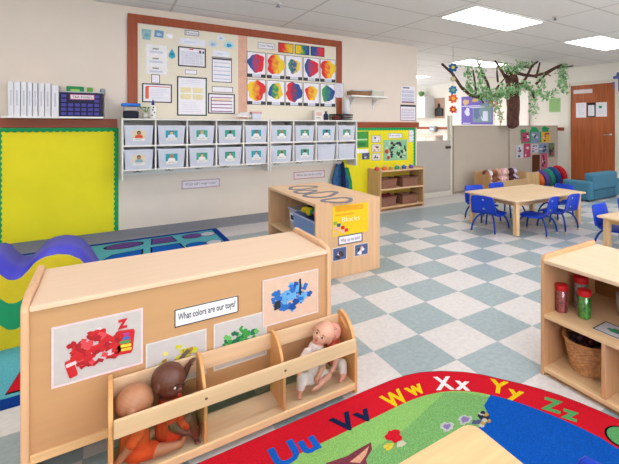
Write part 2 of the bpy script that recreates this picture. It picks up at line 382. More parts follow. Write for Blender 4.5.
banner(-.745, 2.05, -.56, 1.98, 'shiny plastic strip above the blue lined list', 9)
def cut(u, v, r, col, label, name='paper_cutout', sh=None, c2='#ffffff'):
    p = at(u, v, 1, BF); s = MB(); s.prism(sh or blob(0, 0, r, r*.75, seed=int(u), k=.1), 2, 0, .0015, 0)
    s.prism(blob(0, -r*.1, r*.5, r*.35, seed=3), 2, .0015, .0028, 1)
    tag(s.build(name, [M(col, .6), M(c2, .6)], loc=(p.x, BF, p.z), rot=WY), label, 'cutout')
cut(147, 35, .05, '#8fb9c0', 'teal cup shaped cutout in the top left corner of the pinboard', sh=[(-.04, -.05), (.03, -.05), (.042, .06), (-.05, .06)], c2='#76a8b3')
cut(159, 34, .045, '#6f9cc4', 'blue square cloud cutout beside the teal cup cutout', c2='#b8d0e0', sh=[(-.045, -.035), (.04, -.04), (.045, .035), (-.04, .04)])
cut(170, 36, .035, '#f0f2f4', 'small white cloud cutout, third along the top of the pinboard')
cut(172, 54, .036, '#3fa9c6', 'turquoise raindrop cutout near the silvery sleeves', sh=[(0, .06), (-.03, .0), (-.033, -.03), (0, -.055), (.033, -.03), (.03, 0)], c2='#2a7d9e')
cut(213, 44, .05, '#c6d8ea', 'pale blue cloud cutout above the blue lined list, left one', c2='#9fb8d8')
cut(221, 38, .042, '#dfe8f2', 'faint white cloud cutout, highest of the three small clouds', c2='#b8c8dc')
cut(229, 45, .055, '#a9dbe8', 'light turquoise cloud cutout with blue streak beside the pink strip', c2='#3f94c0')
# paintings
PC = {'r': '#dc1820', 'b': '#124a90', 'y': '#ecc81e', 'g': '#3f9a48', 'p': '#7a2f5c', 'o': '#ea7a1e', 't': '#1f8fa0'}
def paint_mat(a, b_):
    m = bpy.data.materials.new('paint'); m.use_nodes = True; n = m.node_tree.nodes; l = m.node_tree.links; bs = n['Principled BSDF']; bs.inputs['Roughness'].default_value = .6
    tc = n.new('ShaderNodeTexCoord'); sp = n.new('ShaderNodeSeparateXYZ'); l.new(tc.outputs['Object'], sp.inputs[0])
    nz = n.new('ShaderNodeTexNoise'); nz.inputs['Scale'].default_value = 18; nz.inputs['Detail'].default_value = 5; l.new(tc.outputs['Object'], nz.inputs['Vector'])
    ad = n.new('ShaderNodeMath'); ad.operation = 'MULTIPLY_ADD'; l.new(nz.outputs[0], ad.inputs[0]); ad.inputs[1].default_value = .22; l.new(sp.outputs[0], ad.inputs[2])
    mr = n.new('ShaderNodeMapRange'); mr.inputs[1].default_value = .17; mr.inputs[2].default_value = .26; l.new(ad.outputs[0], mr.inputs[0])
    r = n.new('ShaderNodeValToRGB'); e = r.color_ramp.elements; cols = list(a)+list(b_) if len(a+b_) > 2 else [a, b_]
    e[0].color = rgb(PC[cols[0]])+(1,); e[1].color = rgb(PC[cols[-1]])+(1,)
    for i, c in enumerate(cols[1:-1]): k = e.new((i+1)/(len(cols)-1)); k.color = rgb(PC[c])+(1,)
    l.new(mr.outputs[0], r.inputs[0]); l.new(r.outputs[0], bs.inputs['Base Color']); return m
CH = {'r': 'red', 'b': 'blue', 'y': 'yellow', 'g': 'green', 'p': 'purple', 'o': 'orange'}
px_ = [247, 266, 285.5, 303, 319.5, 335.5]
rows = [[('b', 'r'), ('r', 'y'), ('gb', 'y'), ('b', 'r'), ('r', 'oy')], [('y', 'r'), ('b', 'gy'), ('rp', 'b'), ('r', 'y'), ('g', 'b')]]
desc = [['blue and red blob', 'red painting turning yellow, large splat', 'small green and blue splat with yellow rim', 'blue painting with red right half', 'large red and orange painting'],
        ['yellow and red painting', 'blue painting fading to green and yellow', 'maroon and blue mottled painting', 'small red and yellow splat', 'green and dark blue painting']]
xs = [-.366+.2393*i for i in range(6)]
for j in range(2):
    for i in range(5):
        x0 = xs[i]; w = .228; z1 = 2.072 if j == 0 else 1.742; h = .308
        a, b_ = rows[j][i]
        s = MB(); s.box(0, w, 0, h, 0, .0015, 0); s.ring([(0, 0), (w, 0), (w, h), (0, h)], [(.006, .006), (w-.006, .006), (w-.006, h-.006), (.006, h-.006)], 2, .0015, .003, 1)
        rect(s, .006, .065, .006, .042, 1); rect(s, w-.06, w-.006, .006, .042, 1); rect(s, .075, w-.07, .01, .038, 2)
        k = [1.0, 1.1, .8, 1.0, 1.1][i] if j == 0 else [1.1, .9, 1.1, .85, .95][i]
        s.prism(blob(w/2, .175, .098*k, .112*k, n=40, seed=i*7+j*31, k=.1), 2, .0015, .003, 3)
        tag(s.build('child_painting', [PAPER, DKG, LBL, paint_mat(a, b_)], loc=(x0, BF, z1-h), rot=WY),
            desc[j][i]+' in the %s row of the pinboard' % ('upper' if j == 0 else 'lower'), 'painting', 'child paintings on the pinboard')
for i, (a, b_, d) in enumerate([('r', 'y', 'red to yellow'), ('y', 'gb', 'yellow to blue green'), ('b', 'r', 'blue and red')]):
    x0 = [.018, .238, .455][i]; w = .2; h = .125; s = MB(); s.box(0, w, 0, h, 0, .0015, 1); s.box(.008, w-.008, .008, h-.008, .0015, .003, 0)
    tag(s.build('color_swatch_card', [paint_mat(a, b_), BLACK], loc=(x0, BF, 2.098), rot=WY), 'small black edged %s card above the painting rows' % d, 'card', 'colour cards above the paintings')
def f(s, w, h): border(s, w, h, .004, 1); lines(s, .02, w-.02, .02, h-.02, 6, 1, seed=1)
sheet('notice_sheet', .80, 1.76, .935, 1.561, f, [M('#d8d6e0', .7), M('#a99fb4', .7)], 'pale notice sheet hung over the right side of the brown board frame', 'notice', y=3.1698)

# yellow boards
def yboard(name, x0, x1, z0, z1, label, left=True, right=True):
    t = thing(name, label, 'notice board', (0, 3.2, 0))
    MB().box(x0, x1, -.02, 0, z0, z1).build('backing', YEL, t)
    st = .028; am = .014; s = MB()
    def scal(horiz, a0, a1, base, sgn):
        n = int((a1-a0)/.012); pts = [(a0, base)]
        for i in range(n+1):
            a = a0+(a1-a0)*i/n; pts.append((a, base+sgn*(st+am*abs(math.sin(PI*(a-a0)/.05)))))
        pts.append((a1, base))
        if horiz: s.prism(pts, 1, -.0235, -.02)
        else: s.prism([(q, p) for p, q in pts], 1, -.0235, -.02)
    scal(True, x0, x1, z1, -1)
    if left: scal(False, z0, z1-st, x0, 1)
    if right: scal(False, z0, z1-st, x1, -1)
    s.build('scalloped_border', GREEN, t); return t
yboard('yellow_notice_board', -2.562, -1.65, .113, 1.158, 'empty bright yellow board with green scalloped border below the binder shelf')
yboard('yellow_notice_board', .93, 2.205, .113, 1.148, 'yellow board with green border and photos behind the small low shelf', left=False)
YF = 3.1795
def photo(s, x0, x1, y0, y1, seed, base, pal=(2, 3, 4)):
    r = random.Random(seed); rect(s, x0, x1, y0, y1, base)
    for k in range(9):
        cx = r.uniform(x0+.2*(x1-x0), x1-.2*(x1-x0)); cy = r.uniform(y0+.2*(y1-y0), y1-.25*(y1-y0)); q = min(x1-x0, y1-y0)*r.uniform(.08, .2)
        s.prism(blob(cx, cy, q, q, n=12, seed=seed+k), 2, .003, .0036+.0004*k, r.choice(pal))
PHM = [M('#d9d6d6', .5), M('#8fa48e', .5), M('#3c3a44', .5), M('#c89a86', .5), M('#4f5f8a', .5), M('#e6e4ea', .5), M('#a83440', .5)]
def ph(name, u0, v0, u1, v1, y, label, cat='photo', base=0, seed=1, pal=(2, 3, 4, 5), group=None):
    p = at(u0, v0, 1, y); q = at(u1, v1, 1, y)
    s = MB(); w = q.x-p.x; h = p.z-q.z; s.box(0, w, 0, h, 0, .0015, 2); photo(s, .004, w-.004, .004, h-.004, seed, base, pal)
    return tag(s.build(name, PHM, loc=(p.x, y, q.z), rot=WY), label, cat, group)
ph('photo_card', 371.7, 135.5, 380.7, 142.5, YF, 'group photo on the yellow board, topmost of the column of three', seed=1, group='photos on the yellow board')
ph('photo_card', 371.7, 144.3, 380.7, 151.8, YF, 'group photo on the yellow board, middle of the column of three', seed=5, group='photos on the yellow board')
ph('photo_card', 371.7, 153.4, 380.7, 160.2, YF, 'group photo on the yellow board, lowest of the column of three', seed=9, group='photos on the yellow board')
ph('photo_card', 362, 152.8, 369.6, 159.2, YF, 'small dark photo left of the column of three photos on the yellow board', seed=13, base=4)
def f(s, w, h):
    r = random.Random(3)
    for k in range(34):
        cx, cy = r.uniform(.04, w-.04), r.uniform(.04, h-.04); s.prism(blob(cx, cy, r.uniform(.014, .03), r.uniform(.014, .035), n=10, seed=k), 2, .0015, .003+.0001*k, r.choice([1, 2, 3, 4]))
    s.prism(circ(.06, h*.45, .035), 2, .003, .0072, 5); s.prism(circ(.09, h*.15, .028), 2, .003, .0072, 5)
sheet('map_poster', 1.60, .968, 2.04, .66, f, [M('#8fc39a', .6), M('#2c5a38', .6), M('#24324f', .6), M('#c8d8b8', .6), M('#3a3c42', .6), M('#c2432f', .6)], 'pale green picture poster full of dark leafy shapes on the yellow board', 'poster', y=YF)
sheet('heading_label', 1.69, 1.065, 1.945, .992, lab('Family', 0), [PAPER, GREY, INK], 'white title strip on the yellow board above the pale green poster', 'label', y=YF)
def f(s, w, h):
    rect(s, .02, w-.02, h*.45, h*.55, 1); rect(s, .02, w*.8, h*.1, h*.3, 2)
sheet('green_poster', 1.10, 1.095, 1.345, .868, f, [M('#3f9a44', .6), M('#b8d8a8', .6), M('#2f7a3a', .6)], 'green poster with pale text at the left end of the yellow board', 'poster', y=YF)
def f(s, w, h): border(s, w, h, .006, 1); rect(s, 0, w, h*.48, h*.51, 1); lines(s, .015, w-.015, .01, h-.01, 6, 1, .002)
sheet('info_sheet', 2.07, 1.128, 2.198, .925, f, [PAPER, GREY], 'narrow white two panel sheet at the upper right of the yellow board', 'notice', y=YF)
sheet('caption_strip', 1.155, .845, 1.34, .79, lab('', 0), [PAPER, PAPER, INK], 'plain white caption strip below the green poster', 'label', y=YF)

# wall calendars
def f(s, w, h):
    for i in range(6):
        for j in range(3): rect(s, .015+(w-.03)*i/6, .015+(w-.03)*(i+.85)/6, .03+(h-.08)*j/3, .03+(h-.08)*(j+.8)/3, 1)
    rect(s, .01, w-.01, 0, .022, 2); rect(s, .03, w*.6, h-.035, h-.015, 3)
sheet('wall_calendar', 1.945, 1.785, 2.205, 1.53, f, [PAPER, M('#c7c8da', .7), M('#8a5f7e', .7), INK], 'white wall calendar near the end of the left wall, the upper one', 'calendar', y=3.199)
def f(s, w, h):
    border(s, w, h, .012, 1)
    for i in range(6):
        for j in range(4): rect(s, .025+(w-.05)*i/6, .025+(w-.05)*(i+.8)/6, .03+(h-.08)*j/4, .03+(h-.08)*(j+.75)/4, 2)
    rect(s, 0, w, h-.03, h, 3, L2)
sheet('wall_calendar', 1.925, 1.50, 2.225, 1.255, f, [PAPER, M('#b287a5', .7), M('#cfc6d8', .7), DKG], 'white calendar with mauve border right above the brown rail', 'calendar', y=3.199)
# signs below the cubbies
def f(s, w, h):
    border(s, w, h, .012, 1); s.text('What will I wear today?', w/2, h/2, w*.82, h*.42, .0015, .003, 2)
sheet('question_sign', -1.07, .572, -.67, .475, f, [M('#e6dee6', .7), M('#c3a5b4', .7), M('#8f8798', .7)], 'long mauve bordered question sign under the left cubby unit', 'sign', y=3.199)
def f(s, w, h):
    border(s, w, h, .013, 1); s.text('What can we be today?', w/2, h/2, w*.82, h*.42, .0015, .003, 2)
sheet('question_sign', .225, .585, .665, .485, f, [M('#e6dcde', .7), M('#cc9c9e', .7), M('#8f8798', .7)], 'long pink bordered question sign under the right cubby unit', 'sign', y=3.199)

# ================================================================== wall shelf with binders
t = thing('wall_shelf', 'thin white wall shelf carrying the binders above the yellow board', 'shelf', (0, 3.2, 0))
MB().box(-2.50, -1.77, -.22, 0, 1.247, 1.265).build('board', WHITE, t, bevel=.003)
MB().box(-2.45, -1.82, -.02, 0, 1.2472, 1.285).build('rail', WHITE, t)
SZ = 1.265
bw = [(8, 14), (14, 20.5), (20.8, 27), (27.3, 32.5), (32.8, 38), (38.5, 44.5), (44.8, 51), (51.5, 59)]
for i, (u0, u1) in enumerate(bw):
    p = at(u0, 116, 1, 3.0); q = at(u1, 116, 1, 3.0); hh = [.30, .302, .3, .298, .3, .296, .298, .285][i]
    tb = thing('ring_binder', 'white ring binder on the wall shelf, %s' % (['first from the left', 'second from the left', 'third from the left', 'fourth from the left', 'fifth from the left', 'sixth from the left', 'seventh from the left', 'touching the purple folder crate'][i]), 'binder', (p.x, 3.0, SZ), 0, 'white binders on the wall shelf')
    w = q.x-p.x-.003
    MB().box(0, .003, 0, .19, 0, hh).box(w-.003, w, 0, .19, 0, hh).box(0, w, -.002, .004, 0, hh).build('cover', M('#dfdfe3', .45, .02), tb, bevel=.0015)
    MB().box(.006, w-.006, .006, .18, .006, hh-.012).build('pages', M('#e8e4da', .8), tb)
    MB().box(w*.35, w*.65, -.004, -.002, hh*.3, hh*.75).build('spine_label', M('#c3c4cc', .7), tb)
# folder crate
p = at(59, 116, 1, 2.99); q = at(102.5, 116, 1, 2.99); w = q.x-p.x; h = .225
t = thing('folder_crate', 'dark crate with a grid of purple pockets and a pink title on the wall shelf', 'crate', (p.x, 2.99, SZ))
NAVY = M('#17153a', .5); PURP = M('#4a45a0', .6)
MB().box(0, w, .012, .19, 0, h).build('body', NAVY, t, bevel=.003)
for j in range(5):
    for i in range(6):
        if j > 2 and 0 < i < 5: continue
        x = .016+(w-.03)*i/6; z = .012+(h-.02)*j/5
        MB().box(x, x+.036, 0, .012, z, z+.027).build('pocket', PURP, t, bevel=.002)
s = MB(); s.box(0, w*.57, 0, .05, 0, .004, 0); s.ring([(0, 0), (w*.57, 0), (w*.57, .05), (0, .05)], [(.006, .006), (w*.57-.006, .006), (w*.57-.006, .044), (.006, .044)], 2, .004, .006, 1)
s.text('T&A Folders', w*.285, .025, w*.46, .022, .004, .0055, 2)
s.build('title_card', [M('#e6dadb', .7), M('#b04a86', .7), M('#5c4450', .7)], t, loc=(w*.24, -.001, h*.70), rot=WY)
MB().box(-.005, w+.02, .0, .19, h, h+.008).box(w+.02, w+.024, 0, .19, .0, h+.008).build('clear_lid', M('#b8bcc8', .4), t)
s = thing('green_toy_box', 'green plastic box lying on top of the folder crate', 'box', (p.x+.05, 3.03, SZ+h+.008))
MB().box(0, .13, 0, .1, 0, .052).build('body', M('#1f8a52', .6), s, bevel=.006); MB().box(.03, .1, -.004, 0, .0, .025).build('label', M('#8fc060', .6), s)
tag(MB().box(0, .045, 0, .06, 0, .045).build('green_block', M('#63a83c', .6), bevel=.005, loc=(p.x+.205, 3.03, SZ+h+.008)), 'small light green block beside the green box on the crate', 'block')
tag(MB().lathe([(.02, 0), (.024, .02), (.018, .04), (.002, .042)]).build('grey_knob_toy', GREY, loc=(q.x-.0, 3.04, SZ+h+.008)), 'little grey round object at the right corner of the crate top', 'toy')

# ================================================================== CUBBIES
CUB = M('#e6e3dd', .5, .015); TOPZ = 1.25
def bin_proto():
    t = thing('storage_bin', '', 'bin', (0, 0, 0), 0, 'cubby bins with name cards')
    s = MB(); w0, w1, h, d0, d1 = .225, .252, .195, .20, .235
    def fr(w, d, z): return [(-w/2, 0, z), (w/2, 0, z), (w/2, d, z), (-w/2, d, z)]
    o = [(-w0/2, .012, 0), (w0/2, .012, 0), (w0/2, .012+d0, 0), (-w0/2, .012+d0, 0), (-w1/2, 0, h), (w1/2, 0, h), (w1/2, d1, h), (-w1/2, d1, h)]
    i_ = [(-w0/2+.004, .016, .004), (w0/2-.004, .016, .004), (w0/2-.004, .008+d0, .004), (-w0/2+.004, .008+d0, .004), (-w1/2+.004, .004, h), (w1/2-.004, .004, h), (w1/2-.004, d1-.004, h), (-w1/2+.004, d1-.004, h)]
    s.add(o+i_, [(3, 2, 1, 0), (0, 1, 5, 4), (1, 2, 6, 5), (2, 3, 7, 6), (3, 0, 4, 7), (8, 9, 10, 11), (8, 12, 13, 9), (9, 13, 14, 10), (10, 14, 15, 11), (11, 15, 12, 8), (4, 5, 13, 12), (5, 6, 14, 13), (6, 7, 15, 14), (7, 4, 12, 15)])
    s.build('tub', M('#c6cad6', .35, .03, 8), t, bevel=.003)
    MB().ring([(-w1/2-.004, -.004), (w1/2+.004, -.004), (w1/2+.004, d1+.004), (-w1/2-.004, d1+.004)], [(-w1/2+.003, .003), (w1/2-.003, .003), (w1/2-.003, d1-.003), (-w1/2+.003, d1-.003)], 2, h-.008, h).build('rim', M('#dcdfe8', .35), t)
    return t
SK = [M(c, .6) for c in ('#e0b596', '#a9714d', '#6b412c', '#d9a583')]; HR = [M(c, .7) for c in ('#2a1c16', '#5f3d22', '#b8945c')]
SHR = [M(c, .7) for c in ('#ecebee', '#d5dbe8', '#f0e6e2')]
def card(t, tealc, sk, hr, sh, pos=.5):
    s = MB(); s.box(-.055, .055, .07, .145, 0, .0015, 0); s.build('photo_card', [tealc], t, loc=(0, .003, 0), rot=WY)
    o = MB(); o.prism([(-.035, .07), (.035, .07), (.03, .095), (.012, .104), (-.012, .104), (-.03, .095)], 2, .0015, .0028, 2)
    o.prism(circ(0, .122, .017, 16, .02), 2, .0028, .0036, 1); o.prism(circ(0, .117, .013, 16, .015), 2, .0036, .0046, 0)
    o.build('portrait', [sk, hr, sh], t, loc=(0, .003, 0), rot=WY)
    n = MB(); n.box(-.05, .05, .042, .068, 0, .002, 0); n.box(-.03, .025, .052, .058, .002, .003, 1)
    n.build('name_tag', [M('#e9e6dc', .7), M('#a9abb4', .7)], t, loc=(0, .004, 0), rot=WY)
proto = bin_proto()
SHZ1, SHZ0, BOT = .978, .745, .645      # middle shelf, bottom shelf, foot of side panels
FY = 2.92
bn = []
def cubby(x0, x1, n, label, zlow=BOT):
    t = thing('cubby_shelf', label, 'shelf unit', (x0, FY, 0), 0)
    w = x1-x0; P = w/n
    MB().box(0, w, 0, .28, TOPZ-.016, TOPZ).build('top_board', CUB, t, bevel=.002)
    MB().box(.014, w-.014, .005, .28, SHZ1-.008, SHZ1+.008).build('shelf', CUB, t, bevel=.002)
    MB().box(.014, w-.014, .0, .28, SHZ0-.012, SHZ0).build('shelf', CUB, t, bevel=.002)
    MB().box(.014, w-.014, .265, .28, BOT+.02, SHZ0-.012).build('hook_rail', CUB, t)
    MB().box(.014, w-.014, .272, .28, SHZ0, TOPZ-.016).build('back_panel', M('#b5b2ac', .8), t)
    for x in (0, w-.016): MB().box(x, x+.016, -.006, .28, zlow, TOPZ+.004).build('side_panel', CUB, t, bevel=.002)
    for i in range(1, n): MB().box(P*i-.007, P*i+.007, .002, .27, SHZ0, TOPZ-.016).build('divider', CUB, t, bevel=.001)
    HK = M('#8a857c', .4, metal=.7)
    for i in range(n):
        cx = P*(i+.5)
        hk = MB().box(-.012, .012, .245, .265, -.035, .0); hk.tube([(-.006, .25, -.02), (-.02, .22, -.035), (-.035, .2, -.025), (-.038, .2, -.01)], .003); hk.tube([(.006, .25, -.02), (.02, .22, -.035), (.035, .2, -.025), (.038, .2, -.01)], .003)
        hk.build('coat_hook', HK, t, loc=(cx, 0, SHZ0-.014))
    for r_ in range(2):
        for i in range(n): bn.append((x0+P*(i+.5), (SHZ1+.008, SHZ0)[r_], r_))
    return t
cubby(-1.632, -.185, 5, 'white wall hung cubby unit with five columns of bins, left one')
cubby(-.175, 1.003, 4, 'white wall hung cubby unit with four columns of bins, right one')
TL = [M(c, .6) for c in ('#2f9c86', '#2a9aa8', '#3fa08c')]
bn.sort(key=lambda b: (b[2], b[0])); cols = ['first', 'second', 'third', 'fourth', 'fifth', 'sixth', 'seventh', 'eighth', 'ninth']
for k, (x, z, r_) in enumerate(bn):
    b = dup(proto, (x, FY+.012, z), 0); i = k % 9
    row = ['upper', 'lower'][r_]
    if r_ == 1 and i >= 7:
        b['label'] = 'plain pale cubby bin without a portrait, lower row, '+('last on the right' if i == 8 else 'next to last on the right')
        continue
    if i == 0:
        card(b, M('#d8c8a8', .6), SK[1], HR[0], M('#7fa3ad', .6) if r_ else M('#d7552e', .6))
        b['label'] = 'pale cubby bin with a tan picture card, %s row, leftmost column' % row
    else:
        rr = random.Random(k*5+1); card(b, TL[k % 3], rr.choice(SK), rr.choice(HR), rr.choice(SHR))
        b['label'] = 'pale cubby bin with teal child portrait, %s row, %s column from the left' % (row, cols[i])
for ch in [o for o in C.objects if o.parent == proto]: bpy.data.objects.remove(ch)
bpy.data.objects.remove(proto)
# things on top of the cubbies
p = at(131, 117, 1, 3.02)
t = thing('lidded_jar', 'square clear jar of dark beads with a bright blue lid on the cubbies', 'jar', (p.x, 3.05, TOPZ+.004))
MB().box(-.065, .065, -.06, .06, 0, .07).build('contents', M('#1c1c30', .7, .2, 60), t, bevel=.01)
MB().box(-.064, .064, -.059, .059, .0705, .118).build('jar_top', M('#a39a90', .3), t, bevel=.01)
MB().box(-.082, .082, -.075, .075, .118, .148).build('lid', M('#1d6fd0', .4), t, bevel=.01)
p = at(146, 117, 1, 3.02)
t = thing('potted_sprig', 'small clear cup with green sprig next to the blue lidded jar', 'plant', (p.x, 3.05, TOPZ+.004))
MB().lathe([(.03, 0), (.036, .06), (.034, .06), (.028, .004)]).build('cup', M('#cfd0c4', .3), t)
s = MB()
for k in range(9):
    a = k*.75; r = .02+.01*(k % 3); s.tube([(0, 0, .004), (r*.4*math.cos(a), r*.4*math.sin(a), .07), (r*math.cos(a)*1.5, r*math.sin(a)*1.5, .11+.01*(k % 2))], .002, 5)
    s.ball((r*math.cos(a)*1.5, r*math.sin(a)*1.5, .112), (.011, .008, .006), 0, 8, 5)
s.build('sprig', M('#4f9450', .6), t)
p = at(153, 117, 1, 3.0)
t = thing('glue_bottle', 'white spotted squeeze bottle with dark blue nozzle on the cubbies', 'bottle', (p.x, 3.0, TOPZ+.004))
s = MB(); s.lathe([(.026, 0), (.028, .01), (.028, .115), (.014, .135)], n=20)
s.build('body', WHITE, t)
for k, (a, z) in enumerate([(-1.9, .03), (-1.2, .06), (-1.7, .085), (-1.5, .11)]): MB().ball((.0275*math.cos(a), .0275*math.sin(a), z), (.008, .003, .008), 0, 8, 6).build('spot', DKG, t)
MB().lathe([(.014, .135), (.013, .15), (.005, .19), (.003, .19)]).build('nozzle', M('#26308c', .4), t)
p = at(243, 118, 1, 3.03)
s = MB()
for k in range(7):
    r = random.Random(k); s.prism(blob(0, 0, .04+.008*k, .03, n=14, seed=k, k=.25), 2, .0, .012)
    s.xf(Matrix.Rotation(r.uniform(-.2, .2), 4, 'X') @ Matrix.Translation((r.uniform(-.01, .01), 0, .007)))
s.xf(Matrix.Translation((0, 0, .012)))
tag(s.build('crumpled_tissue', WHITE, loc=(p.x, 3.05, TOPZ+.012)), 'crumpled white tissue heap on top of the left cubby unit', 'tissue')
p = at(257, 117, 1, 3.0)
t = thing('cardboard_box', 'small pale box with a pink top band on the cubbies near the unit joint', 'box', (p.x, 3.0, TOPZ+.004))
MB().box(-.05, .05, 0, .08, 0, .065).build('body', M('#cdd3e0', .6), t, bevel=.002); MB().box(-.06, .058, -.006, .086, .065, .09).build('lid', M('#d3a5a8', .6), t, bevel=.002)
p = at(319, 118, 1, 3.0)
t = thing('supply_box', 'white printed supply box standing on the right cubby unit', 'box', (p.x, 3.0, TOPZ+.004))
MB().box(-.06, .06, 0, .09, 0, .125).build('body', M('#e3e0da', .6), t, bevel=.002)
s = MB(); s.box(-.04, .04, .05, .1, 0, .001, 0); s.box(-.04, .02, .02, .032, 0, .001, 1); s.build('print', [M('#dcb9ac', .6), GREY], t, rot=WY, loc=(0, 0, 0))
p = at(327, 118, 1, 3.0)
t = thing('pump_bottle', 'dark navy pump bottle between supply box and wire basket', 'bottle', (p.x, 3.03, TOPZ+.004))
MB().lathe([(.028, 0), (.03, .01), (.03, .07), (.012, .085), (.012, .1), (.02, .102), (.02, .11), (.003, .112)]).build('body', M('#23294a', .4), t)
p = at(342, 119, 1, 3.02)
t = thing('wire_basket', 'black wire basket on the right end of the cubbies', 'basket', (p.x, 2.98, TOPZ+.004))
s = MB()
for z in (.002, .035, .07):
    k = 1+z*1.0; s.tube([(-.12*k, -.0*k, z), (.13*k, 0, z), (.13*k, .16, z), (-.12*k, .16, z)], .005 if z < .06 else .009, 6, closed=True)
for i in range(15):
    x = -.12+.25*i/14; s.tube([(x, .16, .002), (x, 0, .002), (x*1.07, 0, .07)], .0035, 5); s.tube([(x, .16, .002), (x*1.07, .16, .07)], .0035, 5)
for i in range(6): y = .16*i/5; s.tube([(-.128, y, .07), (-.12, y, .002), (.13, y, .002), (.139, y, .07)], .002, 5)
s.build('wire_frame', BLACK, t)
tag(MB().box(-.1, -.02, .03, .12, 0, .05).build('red_book', M('#c0584e', .6), loc=(p.x+.0, 2.99, TOPZ+.008), bevel=.002), 'salmon coloured box inside the black wire basket', 'box')
p = at(344, 112, 1, 3.1)
tag(MB().lathe([(.045, 0), (.045, .2), (.04, .26), (.02, .29)]).build('paper_roll', M('#d7d9de', .6), loc=(.93, 3.08, TOPZ+.004)), 'tall whitish roll standing behind the wire basket against the wall', 'roll')

# white bracket shelf
t = thing('bracket_shelf', 'small white wall shelf on two brackets above the brown rail', 'shelf', (0, 3.2, 0))
MB().box(.985, 1.585, -.17, 0, 1.575, 1.597).build('board', WHITE, t, bevel=.003)
for x in (1.05, 1.42):
    MB().prism([(0, 1.575), (-.13, 1.575), (-.13, 1.56), (-.02, 1.47), (-.012, 1.42), (0, 1.42)], 0, x, x+.02).build('bracket', WHITE, t, bevel=.002)
t = thing('wicker_tray', 'brown wicker tray holding papers on the bracket shelf', 'basket', (1.0, 3.06, 1.597))
s = MB()
for k in range(5): s.tube([(0, 0, .008+.011*k), (.3, 0, .008+.011*k), (.3, .12, .008+.011*k), (0, .12, .008+.011*k)], .008, 6, closed=True)
s.box(0, .3, 0, .12, 0, .008); s.build('woven_body', M('#9a7350', .8, .25, 90), t)
tag(MB().box(0, .24, 0, .1, 0, .018).build('paper_stack', M('#c8cdd8', .6), loc=(1.03, 3.07, 1.652), rot=(0, -.06, 0)), 'stack of papers sloping on top of the wicker tray', 'papers')
t = thing('clear_box', 'clear plastic box on the right half of the bracket shelf', 'box', (1.33, 3.05, 1.597))
MB().box(0, .2, 0, .12, 0, .07).build('body', M('#c9c4b6', .3), t, bevel=.004); MB().box(-.006, .206, -.006, .126, .07, .082).build('lid', M('#dad7ce', .3), t, bevel=.003)

# jacket on hook
t = thing('hanging_jacket', 'blue denim jacket with green lining hanging from a hook under the right cubbies', 'jacket', (.87, 3.09, .3))
def cloth(x0, x1, z0, z1, y, seed, wav, flare=.2):
    s = MB(); n, k = 24, 14; vs = []
    for j in range(k+1):
        tt = j/k; z = z1+(z0-z1)*tt; wd = (x1-x0)*(.42+.58*min(1, tt*1.6)); cx = (x0+x1)/2+.015*tt
        for i in range(n+1):
            a = i/n; vs.append((cx+(a-.5)*wd, y+wav*math.sin(a*14+seed+tt*1.5)*(.4+.6*tt), z+.008*math.sin(a*11+seed)))
    top = [(v[0], v[1]+.02, v[2]) for v in vs]; N = len(vs); q = []
    for j in range(k):
        for i in range(n): a = j*(n+1)+i; q += [(a, a+1, a+n+2, a+n+1), (N+a, N+a+n+1, N+a+n+2, N+a+1)]
    for j in range(k): a = j*(n+1); q += [(a, a+n+1, N+a+n+1, N+a)]; a += n; q += [(a, N+a, N+a+n+1, a+n+1)]
    for i in range(n): q += [(i, N+i, N+i+1, i+1)]; a = k*(n+1)+i; q += [(a, a+1, N+a+1, N+a)]
    return s.add(vs+top, q, 0, True)
cloth(-.15, .09, .02, .36, 0, 1, .016).build('body', M('#35608f', .9, .25, 14), t)
cloth(-.04, .03, .03, .38, -.03, 4, .012).build('sleeve', M('#1c2b52', .9, .2, 14), t)
cloth(.02, .15, .0, .30, .02, 2, .010).build('lining', M('#1f8c5a', .8, .15, 14), t)
MB().tube([(0, .0, .40), (0, .0, .33)], .006).build('hanging_loop', DKG, t)

# ================================================================== SMALL SHELF (far) with baskets
def arc(cx, cy, r, a0, a1, n=8):
    return [(cx+r*math.cos(a0+(a1-a0)*i/n), cy+r*math.sin(a0+(a1-a0)*i/n)) for i in range(n+1)]
x0, x1, y0, y1, zt = 1.325, 2.105, 2.84, 3.17, .56
t = thing('low_bookshelf', 'small low maple shelf with brown baskets in front of the yellow photo board', 'shelf', (x0, y0, 0))
w = x1-x0; d = y1-y0
for x in (0, w-.02): MB().box(x, x+.02, 0, d, 0, zt+.012).build('side_panel', wood('#cfa87a', 'z'), t, bevel=.006)
MB().box(.02, w-.02, 0, d, zt-.02, zt).build('top_board', wood('#d9b58a', 'x'), t, bevel=.002)
MB().box(.02, w-.02, .005, d-.01, .285, .303).build('shelf', wood('#dcb98e', 'x'), t, bevel=.002)
MB().box(.02, w-.02, .005, d-.01, .035, .053).build('bottom_board', wood('#dcb98e', 'x'), t, bevel=.002)
MB().box(.02, w-.02, .03, .045, 0, .035).build('plinth', wood('#8a6038', 'x'), t)
MB().box(.02, w-.02, d-.012, d-.004, .055, zt-.02).build('back_panel', M('#c9a83a', .7, .05), t)
BK = M('#8f6350', .85, .25, 70, None, .6)
